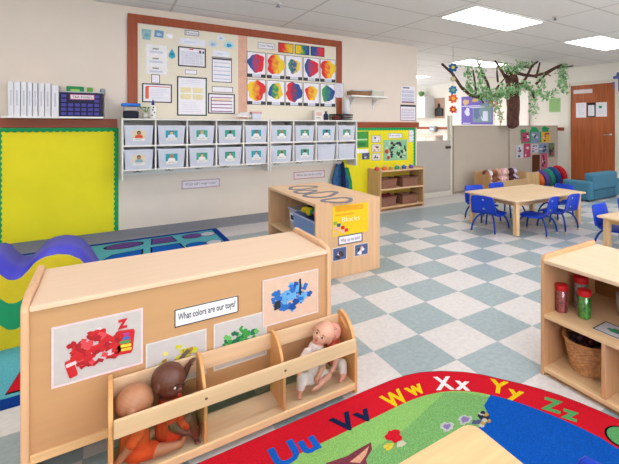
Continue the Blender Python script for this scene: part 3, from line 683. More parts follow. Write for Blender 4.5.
def sbasket(x, z, w_, label, fill=None):
    b = thing('woven_basket', label, 'basket', (x, y0+.03, z), 0, 'brown woven baskets on the low shelf')
    s = MB(); h_ = .13
    o = [(0.01, .01, 0), (w_-.01, .01, 0), (w_-.01, .19, 0), (.01, .19, 0), (0, 0, h_), (w_, 0, h_), (w_, .2, h_), (0, .2, h_)]
    i_ = [(.02, .02, .01), (w_-.02, .02, .01), (w_-.02, .18, .01), (.02, .18, .01), (.012, .012, h_), (w_-.012, .012, h_), (w_-.012, .188, h_), (.012, .188, h_)]
    s.add(o+i_, [(3, 2, 1, 0), (0, 1, 5, 4), (1, 2, 6, 5), (2, 3, 7, 6), (3, 0, 4, 7), (8, 9, 10, 11), (8, 12, 13, 9), (9, 13, 14, 10), (10, 14, 15, 11), (11, 15, 12, 8), (4, 5, 13, 12), (5, 6, 14, 13), (6, 7, 15, 14), (7, 4, 12, 15)])
    s.build('woven_body', BK, b)
    MB().ring([(-.006, -.006), (w_+.006, -.006), (w_+.006, .206), (-.006, .206)], [(.01, .01), (w_-.01, .01), (w_-.01, .19), (.01, .19)], 2, h_-.008, h_+.008).build('rim', M('#6d4636', .85, .2, 60), b)
    s = MB().box(w_*.35, w_*.75, -.003, -.0005, -.0, .0005)
    if fill:
        s = MB(); r = random.Random(4)
        for k in range(14): s.ball((r.uniform(.05, w_-.05), r.uniform(.05, .15), r.uniform(.1, .15)), r.uniform(.02, .035), 0, 10, 7)
        tag(s.build('plush_pile', M(fill, .8), loc=(x, y0+.03, z)), 'dark red soft toys heaped in the lower left basket of the low shelf', 'toys')['kind'] = 'stuff'
sbasket(x0+.04, .303, .26, 'brown woven basket on the upper shelf of the low maple shelf, left')
sbasket(x0+.40, .303, .28, 'brown woven basket on the upper shelf of the low maple shelf, right')
sbasket(x0+.04, .053, .25, 'brown woven basket with red toys on the bottom shelf of the low maple shelf', '#6a1626')
sbasket(x0+.40, .053, .28, 'brown woven basket on the bottom shelf of the low maple shelf, right')
for u, c, c2, nm in ((377, '#d04a4a', '#a83038', 'red'), (384.5, '#e2672c', '#b84a20', 'orange'), (390.5, '#d9a62c', '#b88420', 'yellow'), (397, '#2c9a6a', '#1f7a50', 'green'), (404, '#2a63b8', '#1c4a90', 'blue'), (411, '#6a4a9c', '#503878', 'purple')):
    p = at(u, 168, 2, zt); yy = 2.92; p = at(u, 165, 1, yy); big = .7 if nm == 'yellow' else 1
    q = thing('toy_bottle', 'tiny %s filled bottle in the rainbow row on the low shelf' % nm, 'bottle', (p.x, yy, zt), 0, 'rainbow row of small bottles')
    MB().lathe([(.03*big, 0), (.036*big, .012*big), (.034*big, .035*big), (.016*big, .05*big)], n=16).build('body', M(c, .4), q)
    MB().lathe([(.016*big, .05*big), (.016*big, .068*big), (.002, .07*big)], n=14).build('stopper', M('#c9c4b8', .5), q)

# ================================================================== BLOCK SHELF
x0, x1, y0, y1, zt = -.469, .11, 1.02, 2.1, .592
t = thing('block_shelf', 'maple storage shelf seen end on, with yellow Blocks sign and tape loops on top', 'shelf', (x0, y0, 0))
w = x1-x0; d = y1-y0
MB().box(0, w, 0, .022, 0, zt).build('end_panel', wood('#d9b087', 'z', .06), t, bevel=.004)
MB().box(0, w, d-.022, d, 0, zt).build('end_panel', wood('#d9b087', 'z', .06), t, bevel=.004)
MB().box(0, w, .022, d-.022, zt-.024, zt-.002).build('top_board', wood('#dcb78f', 'y', .05), t, bevel=.002)
MB().box(.01, w, .022, d-.022, .228, .246).build('shelf', W_Y, t, bevel=.002)
MB().box(.01, w, .022, d-.022, .05, .068).build('bottom_board', W_Y, t, bevel=.002)
MB().box(w-.012, w, .022, d-.022, .068, zt-.024).build('back_panel', wood('#b98650', 'y'), t)
MB().box(0, .02, 0.022, d-.022, .02, .05).build('plinth', W_Y, t)
# loops of grey tape on top
def loop(c, pts, wd=.013, sm=3):
    P_ = [Vector(p) for p in pts]; N = len(P_); out = []
    for i in range(N):
        a, b, c_, d_ = P_[i-1], P_[i], P_[(i+1) % N], P_[(i+2) % N]
        for k in range(5):
            s_ = k/5; out.append(.5*((2*b)+(c_-a)*s_+(2*a-5*b+4*c_-d_)*s_*s_+(3*b-a-3*c_+d_)*s_**3))
    n = len(out); L, R = [], []
    for i in range(n):
        tg = (out[(i+1) % n]-out[i-1]).normalized(); nn = Vector((-tg.y, tg.x)); L.append(tuple(out[i]+nn*wd/2)); R.append(tuple(out[i]-nn*wd/2))
    return L, R
TAPE = M('#74757f', .6)
def pxl(L_): return [(at(u, v, 2, zt).x, at(u, v, 2, zt).y) for u, v in L_]
s = MB()
for k_, (cu_, cv_, ru_, rv_, sk_) in enumerate(((302, 187.6, 13, 1.6, -.06), (305, 191.6, 10, 1.5, -.06), (321, 194.6, 15.5, 2.5, -.09), (338, 200.2, 14, 2.3, -.03))):
    lp = []
    for i in range(16):
        a = 2*PI*i/16; w8 = 1+.12*math.cos(3*a+k_); lp.append((cu_+ru_*w8*math.cos(a), cv_+rv_*w8*math.sin(a)+sk_*ru_*math.cos(a)))
    L, R = loop(None, pxl(lp), .036); s.ring(L, R, 2, zt-.0018, zt+.0012+.0003*k_)
tag(s.build('tape_outline', TAPE), 'grey looping tape outline stuck on the top of the block shelf', 'tape')
# sign on end panel
def facepx(u, v, y): return at(u, v, 1, y)
EY = y0-.0005
def fsheet(name, u0, v0, u1, v1, y, fn, mats, label, cat, group=None):
    p = at(u0, v0, 1, y); q = at(u1, v1, 1, y)
    return sheet(name, p.x, p.z, q.x, q.z, fn, mats, label, cat, y=y, group=group)
def f(s, w, h):
    rect(s, w*.08, w*.85, h*.8, h*.97, 1); rect(s, w*.08, w*.6, h*.66, h*.72, 1)
    s.text('Blocks', w*.5, h*.52, w*.5, h*.15, .0015, .003, 2)
    for cx, cy, c in ((.07, .44, 3), (.16, .36, 4), (.27, .26, 5), (.37, .16, 5), (.16, .22, 6), (.27, .13, 6), (.09, .1, 6), (.07, .28, 6)): rect(s, (cx-.045)*w, (cx+.05)*w, (cy-.055)*h, (cy+.055)*h, c, L1)
fsheet('blocks_sign', 332.5, 206.5, 368.2, 231, EY, f, [M('#e9c515', .6, .03), M('#e5a41c', .6), M('#f3e8c0', .6), M('#8aa83a', .6), M('#1f5a86', .6), RED, M('#ddb0a0', .6)], 'bright yellow Blocks sign with small coloured cubes on the shelf end', 'sign')
def f(s, w, h):
    border(s, w, h, .008, 1); s.text('What can we build?', w/2, h*.5, w*.8, h*.4, .0015, .003, 2)
fsheet('question_label', 338, 236.3, 362.3, 241.2, EY, f, [PAPER, M('#5a5558', .7), M('#8b8d9a', .7)], 'framed white question label directly below the yellow Blocks sign', 'label')
def cphoto(x0, z1, x1, z0, seed, base, label):
    s = MB(); w = x1-x0; h = z1-z0; s.box(0, w, 0, h, 0, .0015, 5); photo(s, .004, w-.004, .004, h-.004, seed, base, (2, 2, 3, 5, 6))
    tag(s.build('photo_card', PHM, loc=(x0, EY, z0), rot=WY), label, 'photo', 'photos on the shelf end')
pa, pb = at(332.6, 248.5, 1, EY), at(346.5, 258.7, 1, EY)
cphoto(pa.x, pa.z, pb.x, pb.z, 11, 4, 'photo of children low on the block shelf end, left one')
pa, pb = at(354.5, 245, 1, EY), at(368, 253.8, 1, EY)
cphoto(pa.x, pa.z, pb.x, pb.z, 17, 4, 'photo of a child playing low on the block shelf end, right one')
# bins in the block shelf
def tub(name, x, y, z, lx, ly, h_, col, label, alpha=None):
    b = thing(name, label, 'bin', (x, y, z)); s = MB(); e = .012
    o = [(e, e, 0), (lx-e, e, 0), (lx-e, ly-e, 0), (e, ly-e, 0), (0, 0, h_), (lx, 0, h_), (lx, ly, h_), (0, ly, h_)]
    k = .003; i_ = [(e+k, e+k, k), (lx-e-k, e+k, k), (lx-e-k, ly-e-k, k), (e+k, ly-e-k, k), (k, k, h_), (lx-k, k, h_), (lx-k, ly-k, h_), (k, ly-k, h_)]
    s.add(o+i_, [(3, 2, 1, 0), (0, 1, 5, 4), (1, 2, 6, 5), (2, 3, 7, 6), (3, 0, 4, 7), (8, 9, 10, 11), (8, 12, 13, 9), (9, 13, 14, 10), (10, 14, 15, 11), (11, 15, 12, 8), (4, 5, 13, 12), (5, 6, 14, 13), (6, 7, 15, 14), (7, 4, 12, 15)])
    s.build('tub', M(col, .3), b)
    MB().ring([(-.008, -.008), (lx+.008, -.008), (lx+.008, ly+.008), (-.008, ly+.008)], [(.003, .003), (lx-.003, .003), (lx-.003, ly-.003), (.003, ly-.003)], 2, h_-.012, h_).build('rim', M('#b9c0dc', .35), b, bevel=.003)
    return b
tub('toy_bin', x0+.02, y0+.04, .246, .42, .46, .20, '#7f96c8', 'translucent blue bin of bright toys on the block shelf')
s = MB(); r = random.Random(2); mats = [M(c, .5) for c in ('#e8d21c', '#1f9a4c', '#e03a96', '#1d5ac0', '#e0252c', '#151518')]
for k, (xx, yy, c) in enumerate([(.06, .20, 0), (.08, .12, 1), (.07, .15, 0), (.08, .06, 2), (.12, .22, 5), (.14, .08, 5), (.16, .16, 1), (.2, .1, 4), (.22, .2, 3), (.28, .1, 0), (.3, .2, 5), (.35, .12, 2)]):
    a = Vector((xx, .04+yy*1.55, .20+r.uniform(0, .03))); b_ = a+Vector((r.uniform(-.04, .04), r.uniform(-.05, .05), r.uniform(.0, .02)))
    tag(MB().cap(a, b_, .028, .022).build('toy_figure', mats[c], loc=(x0+.02, y0+.04, .246)), ['yellow', 'green', 'magenta', 'blue', 'red', 'black'][c]+' plastic toy in the blue bin, %s' % ['rear left', 'front middle', 'topmost', 'nearest the shelf end', 'at the back', 'beside the magenta toy', 'deep inside', 'half buried', 'far side', 'inner corner', 'under the shelf top', 'innermost'][k], 'toy', 'toys in the blue bin')
tub('toy_bin', x0+.07, y0+.53, .246, .34, .20, .20, '#b7ab9e', 'clear greyish bin with a black and white label farther back on the block shelf')
s = MB(); s.box(.0, .10, 0, .07, 0, .002, 0); s.box(.02, .08, .015, .055, .002, .003, 1)
tag(s.build('bin_label', [PAPER, BLACK], loc=(x0+.0745, y0+.70, .33), rot=WX), 'small white label with black picture on the greyish bin', 'label')
tub('toy_bin', x0+.03, y0+.5, .068, .4, .3, .10, '#c9b79c', 'beige bin on the bottom of the block shelf')
for k, c in enumerate(('#d9c8a8', '#a83a3a', '#4a3a30', '#e6dfd0', '#7a5a40')):
    tag(MB().box(0, .07, 0, .05, 0, .05).build('wooden_block', M(c, .6), loc=(x0+.06+.03*k, y0+.54+.047*k, .14), rot=(.2*k, .1*k, .5*k), bevel=.004), ['cream', 'dark red', 'dark brown', 'white', 'brown'][k]+' block heaped in the beige bottom bin of the block shelf', 'block', 'blocks in the bottom bin')

# ================================================================== FRONT UNIT
x0, x1, yf, yb, zt = -1.985, -.892, -.076, .35, .60
t = thing('storage_unit', 'long low maple unit with orange tan back panel facing the camera, posters on it', 'shelf', (x0, yf, 0))
w = x1-x0; d = yb-yf
def endp(xa):
    pts = [(0, 0), (d, 0), (d, zt+.012)]+arc(.03+.02, zt+.012-.05, .05, PI/2, PI, 7)
    return MB().prism([(p, q) for p, q in pts], 0, xa, xa+.022)
pts_end = [(0, 0), (d, 0)]+[(d, zt-.01)]+arc(d-.022, zt, .022, 0, PI/2, 5)+[(.10, zt+.022)]+[(.035, zt+.012)]+arc(.03, zt-.02, .03, PI/2+.2, PI, 6)
for xa in (0, w-.022): MB().prism(pts_end, 0, xa, xa+.022).build('end_panel', wood('#dcb18a', 'z', .05), t, bevel=.005)
MB().box(.022, w-.022, 0, d-.004, zt-.018, zt).build('top_board', wood('#e3c6a8', 'x', .015), t, bevel=.003)
MB().box(.022, w-.022, .012, .02, .115, zt-.018).build('back_panel', W_BACK, t)
MB().box(.022, w-.022, .002, .022, .09, .12).build('bottom_rail', wood('#e0b885', 'x'), t, bevel=.004)
MB().box(.022, w-.022, .022, d-.01, .10, .118).build('bottom_board', W_X, t)
MB().box(.022, w-.022, .022, d-.01, .33, .348).build('shelf', W_X, t)
PY = yf+.0115
def toys(s, w, h, cols, seed, n=26, base=.32):
    n = int(n*1.9)
    r = random.Random(seed)
    for k in range(n):
        a = r.uniform(0, 6.28); q = r.uniform(0, 1)**.6
        cx = w*.5+math.cos(a)*q*w*.33; cy = h*.5+math.sin(a)*q*h*.27; r0 = r.uniform(.035, .085)*w*.9
        z = .0016+.00007*k; m = r.choice(cols)
        if r.random() < .5: s.prism(blob(cx, cy, r0, r0*.8, n=16, seed=seed*9+k, k=.22), 2, .0015, .003+z*.5, m)
        else:
            an = r.uniform(0, 3); ca, sa = math.cos(an), math.sin(an); hw, hh = r0*.9, r0*.5
            s.prism([(cx+a_*hw*ca-b_*hh*sa, cy+a_*hw*sa+b_*hh*ca) for a_, b_ in ((-1, -1), (1, -1), (1, 1), (-1, 1))], 2, .0015, .003+z*.5, m)
GRYP = M('#c6bfbd', .6, .03)
def f(s, w, h):
    border(s, w, h, .006, 5); toys(s, w*.92, h, [1, 1, 6, 2, 1, 2, 6, 1, 5, 2], 3, 36)
    # toy phone with coloured keys
    def rr(cx, cy, a, b, an, m, z): 
        ca, sa = math.cos(an), math.sin(an); s.prism([(cx+p*a*ca-q*b*sa, cy+p*a*sa+q*b*ca) for p, q in ((-1, -.8), (-.8, -1), (.8, -1), (1, -.8), (1, .8), (.8, 1), (-.8, 1), (-1, .8))], 2, .0015, z, m)
    rr(w*.79, h*.47, .026, .042, -.1, 1, .0052)
    for i, m in enumerate((9, 4, 8, 7, 3)): rr(w*.79+.003*(2-i)*-.6, h*.47+.028-.0135*i, .016, .0048, -.1, m, .0058)
    s.text('Z', w*.76, h*.80, .03, .032, .0015, .0062, 1, .05, .06)
    rr(w*.2, h*.25, .012, .03, .25, 1, .005); rr(w*.2, h*.33, .014, .006, .25, 5, .0056)
PHO = [GRYP, M('#c8242c', .5), M('#a81c28', .5), M('#e0c040', .5), M('#3a6fc0', .5), M('#e8cdd2', .6), M('#dc4a54', .5), M('#e6d13a', .5), M('#3f9a58', .5), M('#a84a9c', .5)]
sheet('photo_poster', -1.909, .515, -1.650, .313, f, PHO, 'large photo sheet of red toys with a red toy phone on the unit back panel', 'poster', y=PY)
def f(s, w, h): border(s, w, h, .005, 2); toys(s, w, h, [1, 1, 1, 3, 4], 8, 16); s.prism([(w*.5, h*.5), (w*.55, h*.44), (w*.72, h*.62), (w*.66, h*.68)], 2, .0015, .006, 5)
sheet('photo_poster', -1.641, .379, -1.434, .20, f, [GRYP, M('#c9c832', .6), M('#dcd4cc', .6), M('#a8842c', .6), M('#e3d95a', .6), M('#6a5a4c', .6)], 'photo sheet of yellow toys on the unit back panel, second from left', 'poster', y=PY)
def f(s, w, h): border(s, w, h, .005, 2); toys(s, w, h, [1, 1, 3, 4], 15, 18)
sheet('photo_poster', -1.408, .387, -1.195, .20, f, [GRYP, M('#3f9c46', .6), M('#dcd4cc', .6), M('#1f6f48', .6), M('#6ab862', .6)], 'photo sheet of green toys on the unit back panel, partly under the blue one', 'poster', y=PY)
def f(s, w, h):
    border(s, w, h, .005, 2); toys(s, w, h, [1, 1, 3, 4, 1], 21, 28); s.prism([(w*.2, h*.3), (w*.3, h*.33), (w*.3, h*.5), (w*.2, h*.48)], 2, .0015, .0055, 5)
    s.prism([(w*.4, h*.42), (w*.58, h*.46), (w*.58, h*.6), (w*.4, h*.56)], 2, .0015, .0055, 4); rect(s, w*.64, w*.67, h*.5, h*.86, 5, (.0015, .0056))
sheet('photo_poster', -1.213, .521, -.955, .320, f, [M('#dab9a2', .6, .03), M('#2a6fc0', .5), M('#dccccc', .6), M('#1f4f9a', .5), M('#6aa9dc', .5), M('#2a2c34', .5)], 'photo sheet of blue toys at the right end of the unit back panel', 'poster', y=PY-.0016)
def f(s, w, h): border(s, w, h, .0035, 1); s.text('What colors are our toys?', w/2, h*.5, w*.9, h*.5, .0015, .0025, 2, 0, .012)
sheet('question_label', -1.547, .481, -1.312, .4125, f, [PAPER, M('#3a2f2e', .6), M('#3d3c42', .6)], 'black edged white label reading What colors are our toys?', 'label', y=PY)

# doll bin (tray) in front of the unit
ta, tb_, ty0, ty1 = -1.756, -.846, -.238, -.078
t = thing('doll_bin', 'open wooden bin divided in three with clear front, holding dolls, in front of the unit', 'bin', (ta, ty0, 0))
w = tb_-ta; d = ty1-ty0
def endpts(hmax=.318, z0=0.):
    return [(0, z0), (d, z0), (d, hmax-.02)]+arc(d-.02, hmax-.02, .02, 0, PI/2, 4)+[(d-.05, hmax-.002), (d-.08, hmax-.014), (d-.108, hmax-.034), (d-.132, hmax-.062), (d-.15, hmax-.1), (0, hmax-.14)]
ew = wood('#dca56a', 'z', .06)
MB().prism(endpts(), 0, 0, .014).build('end_panel', ew, t, bevel=.003)
# right end with a hand hole
o = endpts(); hole = []
def endhole():
    import bmesh as bmm
    s = MB(); hc = [(.105, .277), (.125, .29), (.055+.01, .262), ]
    return s
oc = endpts(); cxh, czh = .1, .278
inner = []
cc = Vector((.098, .272))
slot = [Vector((.135, .285)), Vector((.13, .297)), Vector((.11, .293)), Vector((.08, .277)), Vector((.062, .262)), Vector((.064, .252)), Vector((.075, .252)), Vector((.1, .267)), Vector((.122, .277))]
def raycast_poly(c, dr_, poly):
    best = None
    for i in range(len(poly)):
        a = Vector(poly[i]); b = Vector(poly[(i+1) % len(poly)]); e = b-a; den = dr_.x*e.y-dr_.y*e.x
        if abs(den) < 1e-9: continue
        tt = ((a.x-c.x)*e.y-(a.y-c.y)*e.x)/den; uu = ((a.x-c.x)*dr_.y-(a.y-c.y)*dr_.x)/den
        if tt > 0 and -1e-6 <= uu <= 1+1e-6 and (best is None or tt < best): best = tt
    return c+dr_*best
angs = sorted(set([round(math.atan2(Vector(p).y-cc.y, Vector(p).x-cc.x), 5) for p in oc]+[round(math.atan2(p.y-cc.y, p.x-cc.x), 5) for p in slot]+[-PI+2*PI*i/24 for i in range(24)]))
OU = [tuple(raycast_poly(cc, Vector((math.cos(a), math.sin(a))), oc)) for a in angs]; IN = [tuple(raycast_poly(cc, Vector((math.cos(a), math.sin(a))), slot)) for a in angs]
MB().ring(OU, IN, 0, w-.014, w).build('end_panel', ew, t)
for xd in (-1.475, -1.185):
    MB().prism(endpts(.312, .05), 0, xd-ta, xd-ta+.012).build('divider', ew, t, bevel=.003)
MB().box(.014, w-.014, -.010, .002, .185, .245).build('front_slat', wood('#dfbd97', 'x', .06), t, bevel=.004)
MB().box(.014, w-.014, d-.012, d, .23, .296).build('back_slat', wood('#dfbd97', 'x', .06), t, bevel=.003)
MB().box(.014, w-.014, .002, d, .032, .045).build('bottom_board', wood('#e8cfa8', 'x', .06), t)
MB().box(.014, w-.014, -.010, .002, .022, .052).build('front_rail', wood('#e6c697', 'x', .06), t, bevel=.004)
MB().box(.014, w-.014, -.003, -.0005, .052, .185).build('clear_panel', clear('#fbfbfb', .975), t)
for xd in (-1.469, -1.179): MB().lathe([(.005, 0), (.004, .0015), (.001, .002)], n=12).build('screw', M('#6d5440', .4), t, loc=(xd-ta, -.0105, .215), rot=(PI/2, 0, 0))

# ================================================================== DOLLS
def head_geo(s, c, r, R, bump=True):
    """skull, cheeks, brow, nose, chin and ears; R columns: right-hand side, forward, up"""
    def P(x, y, z): return Vector(c)+R @ Vector((x*r, y*r, z*r))
    def E(p, q): s.ball(P(*p), tuple(k*r for k in q), 0, 20, 14, R)
    E((0, -.08, .12), (.95, 1.05, .98)); E((0, .22, -.28), (.72, .74, .66))
    E((.33, .5, -.34), (.34, .34, .32)); E((-.33, .5, -.34), (.34, .34, .32))
    E((0, .68, -.62), (.26, .26, .22)); E((0, .93, -.22), (.13, .17, .13)); E((0, .86, -.05), (.09, .13, .18))
    E((.11, .92, -.26), (.09, .09, .07)); E((-.11, .92, -.26), (.09, .09, .07))
    E((0, .70, .16), (.62, .24, .16)); E((0, .86, -.47), (.2, .1, .08))
    for k in (1, -1): E((k*.93, -.05, -.12), (.1, .2, .28)); E((k*.9, .0, -.3), (.1, .12, .12))
    return P
def hand(s, wr, dirv, upv, L=.03, sgn=1):
    d_ = Vector(dirv).normalized(); u_ = Vector(upv); u_ = (u_-d_*u_.dot(d_)).normalized(); sd = d_.cross(u_)
    wr = Vector(wr); s.cap(wr, wr+d_*L*.45, L*.24, L*.28)
    for i, k in enumerate((-.3, -.1, .1, .3)):
        a = wr+d_*L*.5+sd*k*L*.85; ln = L*(.42, .5, .47, .36)[i]; b = a+d_*ln*.55-u_*ln*.2; c_ = b+d_*ln*.3-u_*ln*.42
        s.cap(a, b, L*.1, L*.09); s.cap(b, c_, L*.09, L*.075)
    a = wr+d_*L*.15+sd*sgn*-.25*L; s.cap(a, a+d_*L*.35-sd*sgn*.28*L-u_*L*.2, L*.12, L*.09)
def foot(s, an, dirv, upv, L=.036):
    d_ = Vector(dirv).normalized(); u_ = Vector(upv); u_ = (u_-d_*u_.dot(d_)).normalized(); sd = d_.cross(u_); an = Vector(an)
    s.cap(an-d_*L*.15-u_*L*.15, an+d_*L*.55-u_*L*.3, L*.26, L*.24)
    for i, k in enumerate((-.24, -.12, 0, .12, .23)): s.ball(an+d_*L*(.86-.05*i)-u_*L*.3+sd*k*L*1.1, L*(.12-.012*i), 0, 10, 6)
def doll(label, skin, headc, r, R, limbs, hands, feet, torso, cloth_caps, cloth_col, lips='#b0645a', eyec='#2b2a33', group='baby dolls in the wooden bin', cl2=None, cl2c=None, shift=(0, 0, 0)):
    base = (headc[0], headc[1], .046); t = thing('baby_doll', label, 'doll', Vector(base)+Vector(shift), 0, group); off = Matrix.Translation(-Vector(base))
    s = MB(); P = head_geo(s, headc, r, R)
    for a, b, ra, rb in limbs+torso: s.cap(a, b, ra, rb)
    for h_ in hands: hand(s, *h_)
    for f_ in feet: foot(s, *f_)
    s.xf(off); o = s.build('body', M(skin, .42, .04, 20, spec=.5), t); remesh(o, .0022, 3)
    for k in (1, -1):
        e = MB(); e.ball(P(k*.34, .83, -.03), (r*.125, r*.10, r*.09), 0, 14, 10, R); pu = P(k*.33, .895, -.03); e.ball(pu, r*.088, 1, 12, 8); e.xf(off)
        e.build('eye', [M('#e9e6e2', .3), M(eyec, .2)], t)
        e = MB(); e.tube([P(k*.17, .955, .16), P(k*.34, .925, .22), P(k*.5, .83, .17)], r*.03, 6); e.xf(off); e.build('eyebrow', M('#7a5038' if skin > '#b' else '#2a1712', .7), t)
    e = MB(); e.ball(P(0, .965, -.47), (r*.18, r*.07, r*.05), 0, 12, 8, R); e.ball(P(0, .94, -.56), (r*.14, r*.07, r*.05), 0, 12, 8, R); e.xf(off)
    e.build('lips', M(lips, .4), t)
    s = MB()
    for a, b, ra, rb in cloth_caps: s.cap(a, b, ra, rb)
    s.xf(off); o = s.build('outfit', M(cloth_col, .85, .14, 40, None, .3), t); remesh(o, .003, 4)
    if cl2:
        s = MB()
        for a, b, ra, rb in cl2: s.cap(a, b, ra, rb)
        s.xf(off); o = s.build('trousers', M(cl2c, .85, .08, 40), t); remesh(o, .003, 4)
    return t
def basis(fwd_, up_):
    f_ = Vector(fwd_).normalized(); u_ = Vector(up_); u_ = (u_-f_*u_.dot(f_)).normalized(); x_ = f_.cross(u_)
    return Matrix((x_, f_, u_)).transposed()
# doll A: brown, leftmost, seen from behind the ear
hA = (-1.668, -.160, .238)
doll('light brown doll in orange clothes, leftmost in the bin, head turned away', '#b07a58', hA, .056, basis((.74, -.13, -.45), (.25, 0, 1)),
     [((-1.66, -.195, .158), (-1.69, -.205, .118), .017, .015), ((-1.69, -.205, .118), (-1.722, -.208, .088), .015, .011),
      ((-1.65, -.125, .16), (-1.62, -.115, .12), .016, .013), ((-1.66, -.19, .085), (-1.60, -.21, .082), .026, .020), ((-1.60, -.21, .082), (-1.545, -.212, .076), .020, .014),
      ((-1.66, -.14, .085), (-1.61, -.14, .105), .024, .018), ((-1.61, -.14, .105), (-1.57, -.15, .07), .018, .014)],
     [((-1.722, -.208, .088), (-.6, 0, -.5), (-.5, 0, .7), .03, 1), ((-1.62, -.115, .12), (.7, .1, -.3), (0, 0, 1), .028, -1)],
     [((-1.54, -.212, .076), (.35, 0, .9), (-.9, 0, .3)), ((-1.565, -.15, .07), (.3, 0, .9), (-.9, 0, .3))],
     [((-1.67, -.16, .185), (-1.668, -.165, .10), .034, .04)],
     [((-1.67, -.16, .170), (-1.668, -.165, .098), .040, .047), ((-1.66, -.195, .158), (-1.678, -.203, .135), .022, .021), ((-1.65, -.125, .16), (-1.635, -.119, .14), .021, .02), ((-1.668, -.185, .088), (-1.62, -.2, .085), .032, .027)], '#d1511f', lips='#8c4a3c', shift=(-.012, 0, -.008))
# doll B: dark brown, beside it
hB = (-1.583, -.150, .283)
doll('dark brown doll in orange clothes with one raised arm, second in the bin', '#5f3526', hB, .055, basis((.66, -.79, -.18), (.3, -.1, 1)),
     [((-1.585, -.185, .205), (-1.578, -.205, .150), .018, .015), ((-1.578, -.205, .150), (-1.545, -.214, .118), .015, .011),
      ((-1.565, -.115, .215), (-1.53, -.105, .26), .016, .014), ((-1.53, -.105, .26), (-1.512, -.103, .292), .014, .010),
      ((-1.575, -.18, .115), (-1.525, -.195, .150), .027, .021), ((-1.525, -.195, .150), (-1.505, -.205, .09), .020, .015),
      ((-1.575, -.13, .115), (-1.52, -.135, .145), .026, .02), ((-1.52, -.135, .145), (-1.50, -.15, .09), .02, .014)],
     [((-1.545, -.214, .118), (.8, -.1, -.1), (0, -.3, 1), .03, 1), ((-1.512, -.103, .292), (.5, -.1, .8), (-.8, 0, .5), .03, -1)],
     [((-1.505, -.205, .08), (.1, -.9, .1), (0, .1, 1), .03), ((-1.502, -.15, .08), (.1, -.9, .1), (0, .1, 1), .03)],
     [((-1.58, -.15, .235), (-1.582, -.155, .12), .033, .04)],
     [((-1.58, -.15, .212), (-1.582, -.155, .11), .039, .047), ((-1.585, -.185, .205), (-1.581, -.196, .175), .023, .022), ((-1.565, -.115, .215), (-1.55, -.11, .235), .021, .02), ((-1.578, -.18, .11), (-1.54, -.19, .135), .033, .029), ((-1.575, -.13, .11), (-1.54, -.133, .13), .032, .027)], '#c23a16', lips='#8a3c34', shift=(.008, 0, -.017))
# doll C: fair skinned, facing the camera
hC = (-.960, -.160, .262)
tC = (-1.01, -.155, .155)
doll('fair skinned doll in white flowered clothes looking out of the right compartment', '#dba58c', hC, .048, basis((-.66, -.62, .32), (.45, -.31, .83)),
     [((-1.045, -.17, .205), (-1.075, -.175, .170), .014, .012), ((-1.075, -.175, .170), (-1.085, -.19, .135), .012, .010),
      ((-.985, -.195, .185), (-.985, -.208, .145), .014, .012), ((-.985, -.208, .145), (-1.01, -.214, .118), .012, .010),
      ((-1.03, -.18, .10), (-1.075, -.20, .125), .021, .018), ((-1.075, -.20, .125), (-1.088, -.208, .085), .016, .013),
      ((-.995, -.17, .095), (-.955, -.20, .10), .022, .018), ((-.955, -.20, .10), (-1.0, -.215, .085), .017, .013)],
     [((-1.085, -.19, .135), (-.1, -.3, -.9), (-.9, 0, .1), .026, 1), ((-1.01, -.214, .118), (-.7, -.1, -.6), (0, -.5, .8), .026, -1)],
     [((-1.088, -.210, .078), (-.05, -.25, -1), (.1, -.9, .2), .033), ((-1.012, -.214, .083), (-.9, -.1, .1), (0, .2, 1), .034)],
     [((-.99, -.16, .22), (-1.01, -.16, .11), .03, .036)],
     [((-.995, -.16, .208), (-1.012, -.16, .11), .036, .043), ((-1.04, -.168, .207), (-1.066, -.173, .18), .020, .018), ((-.985, -.19, .19), (-.986, -.2, .163), .02, .018)], '#d8ccc6', eyec='#1d1d28', lips='#b8685c',
     cl2=[((-1.03, -.18, .10), (-1.075, -.198, .122), .026, .023), ((-1.075, -.2, .122), (-1.084, -.205, .098), .022, .019), ((-.995, -.17, .095), (-.958, -.195, .098), .026, .022)], cl2c='#e2ddda', shift=(-.014, 0, .002))
# doll D: pink, lying behind on the right
hD = (-.902, -.118, .235)
doll('pink skinned doll in a red top lying at the right end behind the flowered doll', '#dc9c8a', hD, .036, basis((-.3, -.5, .8), (.75, .1, .5)),
     [((-.915, -.15, .17), (-.925, -.185, .14), .014, .012), ((-.925, -.185, .14), (-.945, -.205, .125), .012, .01),
      ((-.90, -.12, .10), (-.885, -.17, .11), .02, .017), ((-.885, -.17, .11), (-.90, -.205, .08), .017, .013)],
     [((-.945, -.205, .125), (-.8, -.2, -.1), (0, -.4, .9), .026, 1)], [((-.90, -.207, .075), (-.8, -.3, 0), (0, 0, 1), .032)],
     [((-.905, -.115, .2), (-.90, -.115, .10), .026, .03)],
     [((-.905, -.115, .188), (-.90, -.12, .11), .032, .034), ((-.913, -.148, .175), (-.92, -.17, .155), .019, .018)], '#cc5a48',
     cl2=[((-.90, -.12, .09), (-.887, -.17, .105), .027, .023), ((-.886, -.17, .105), (-.896, -.197, .085), .022, .018)], cl2c='#e4dcd8')

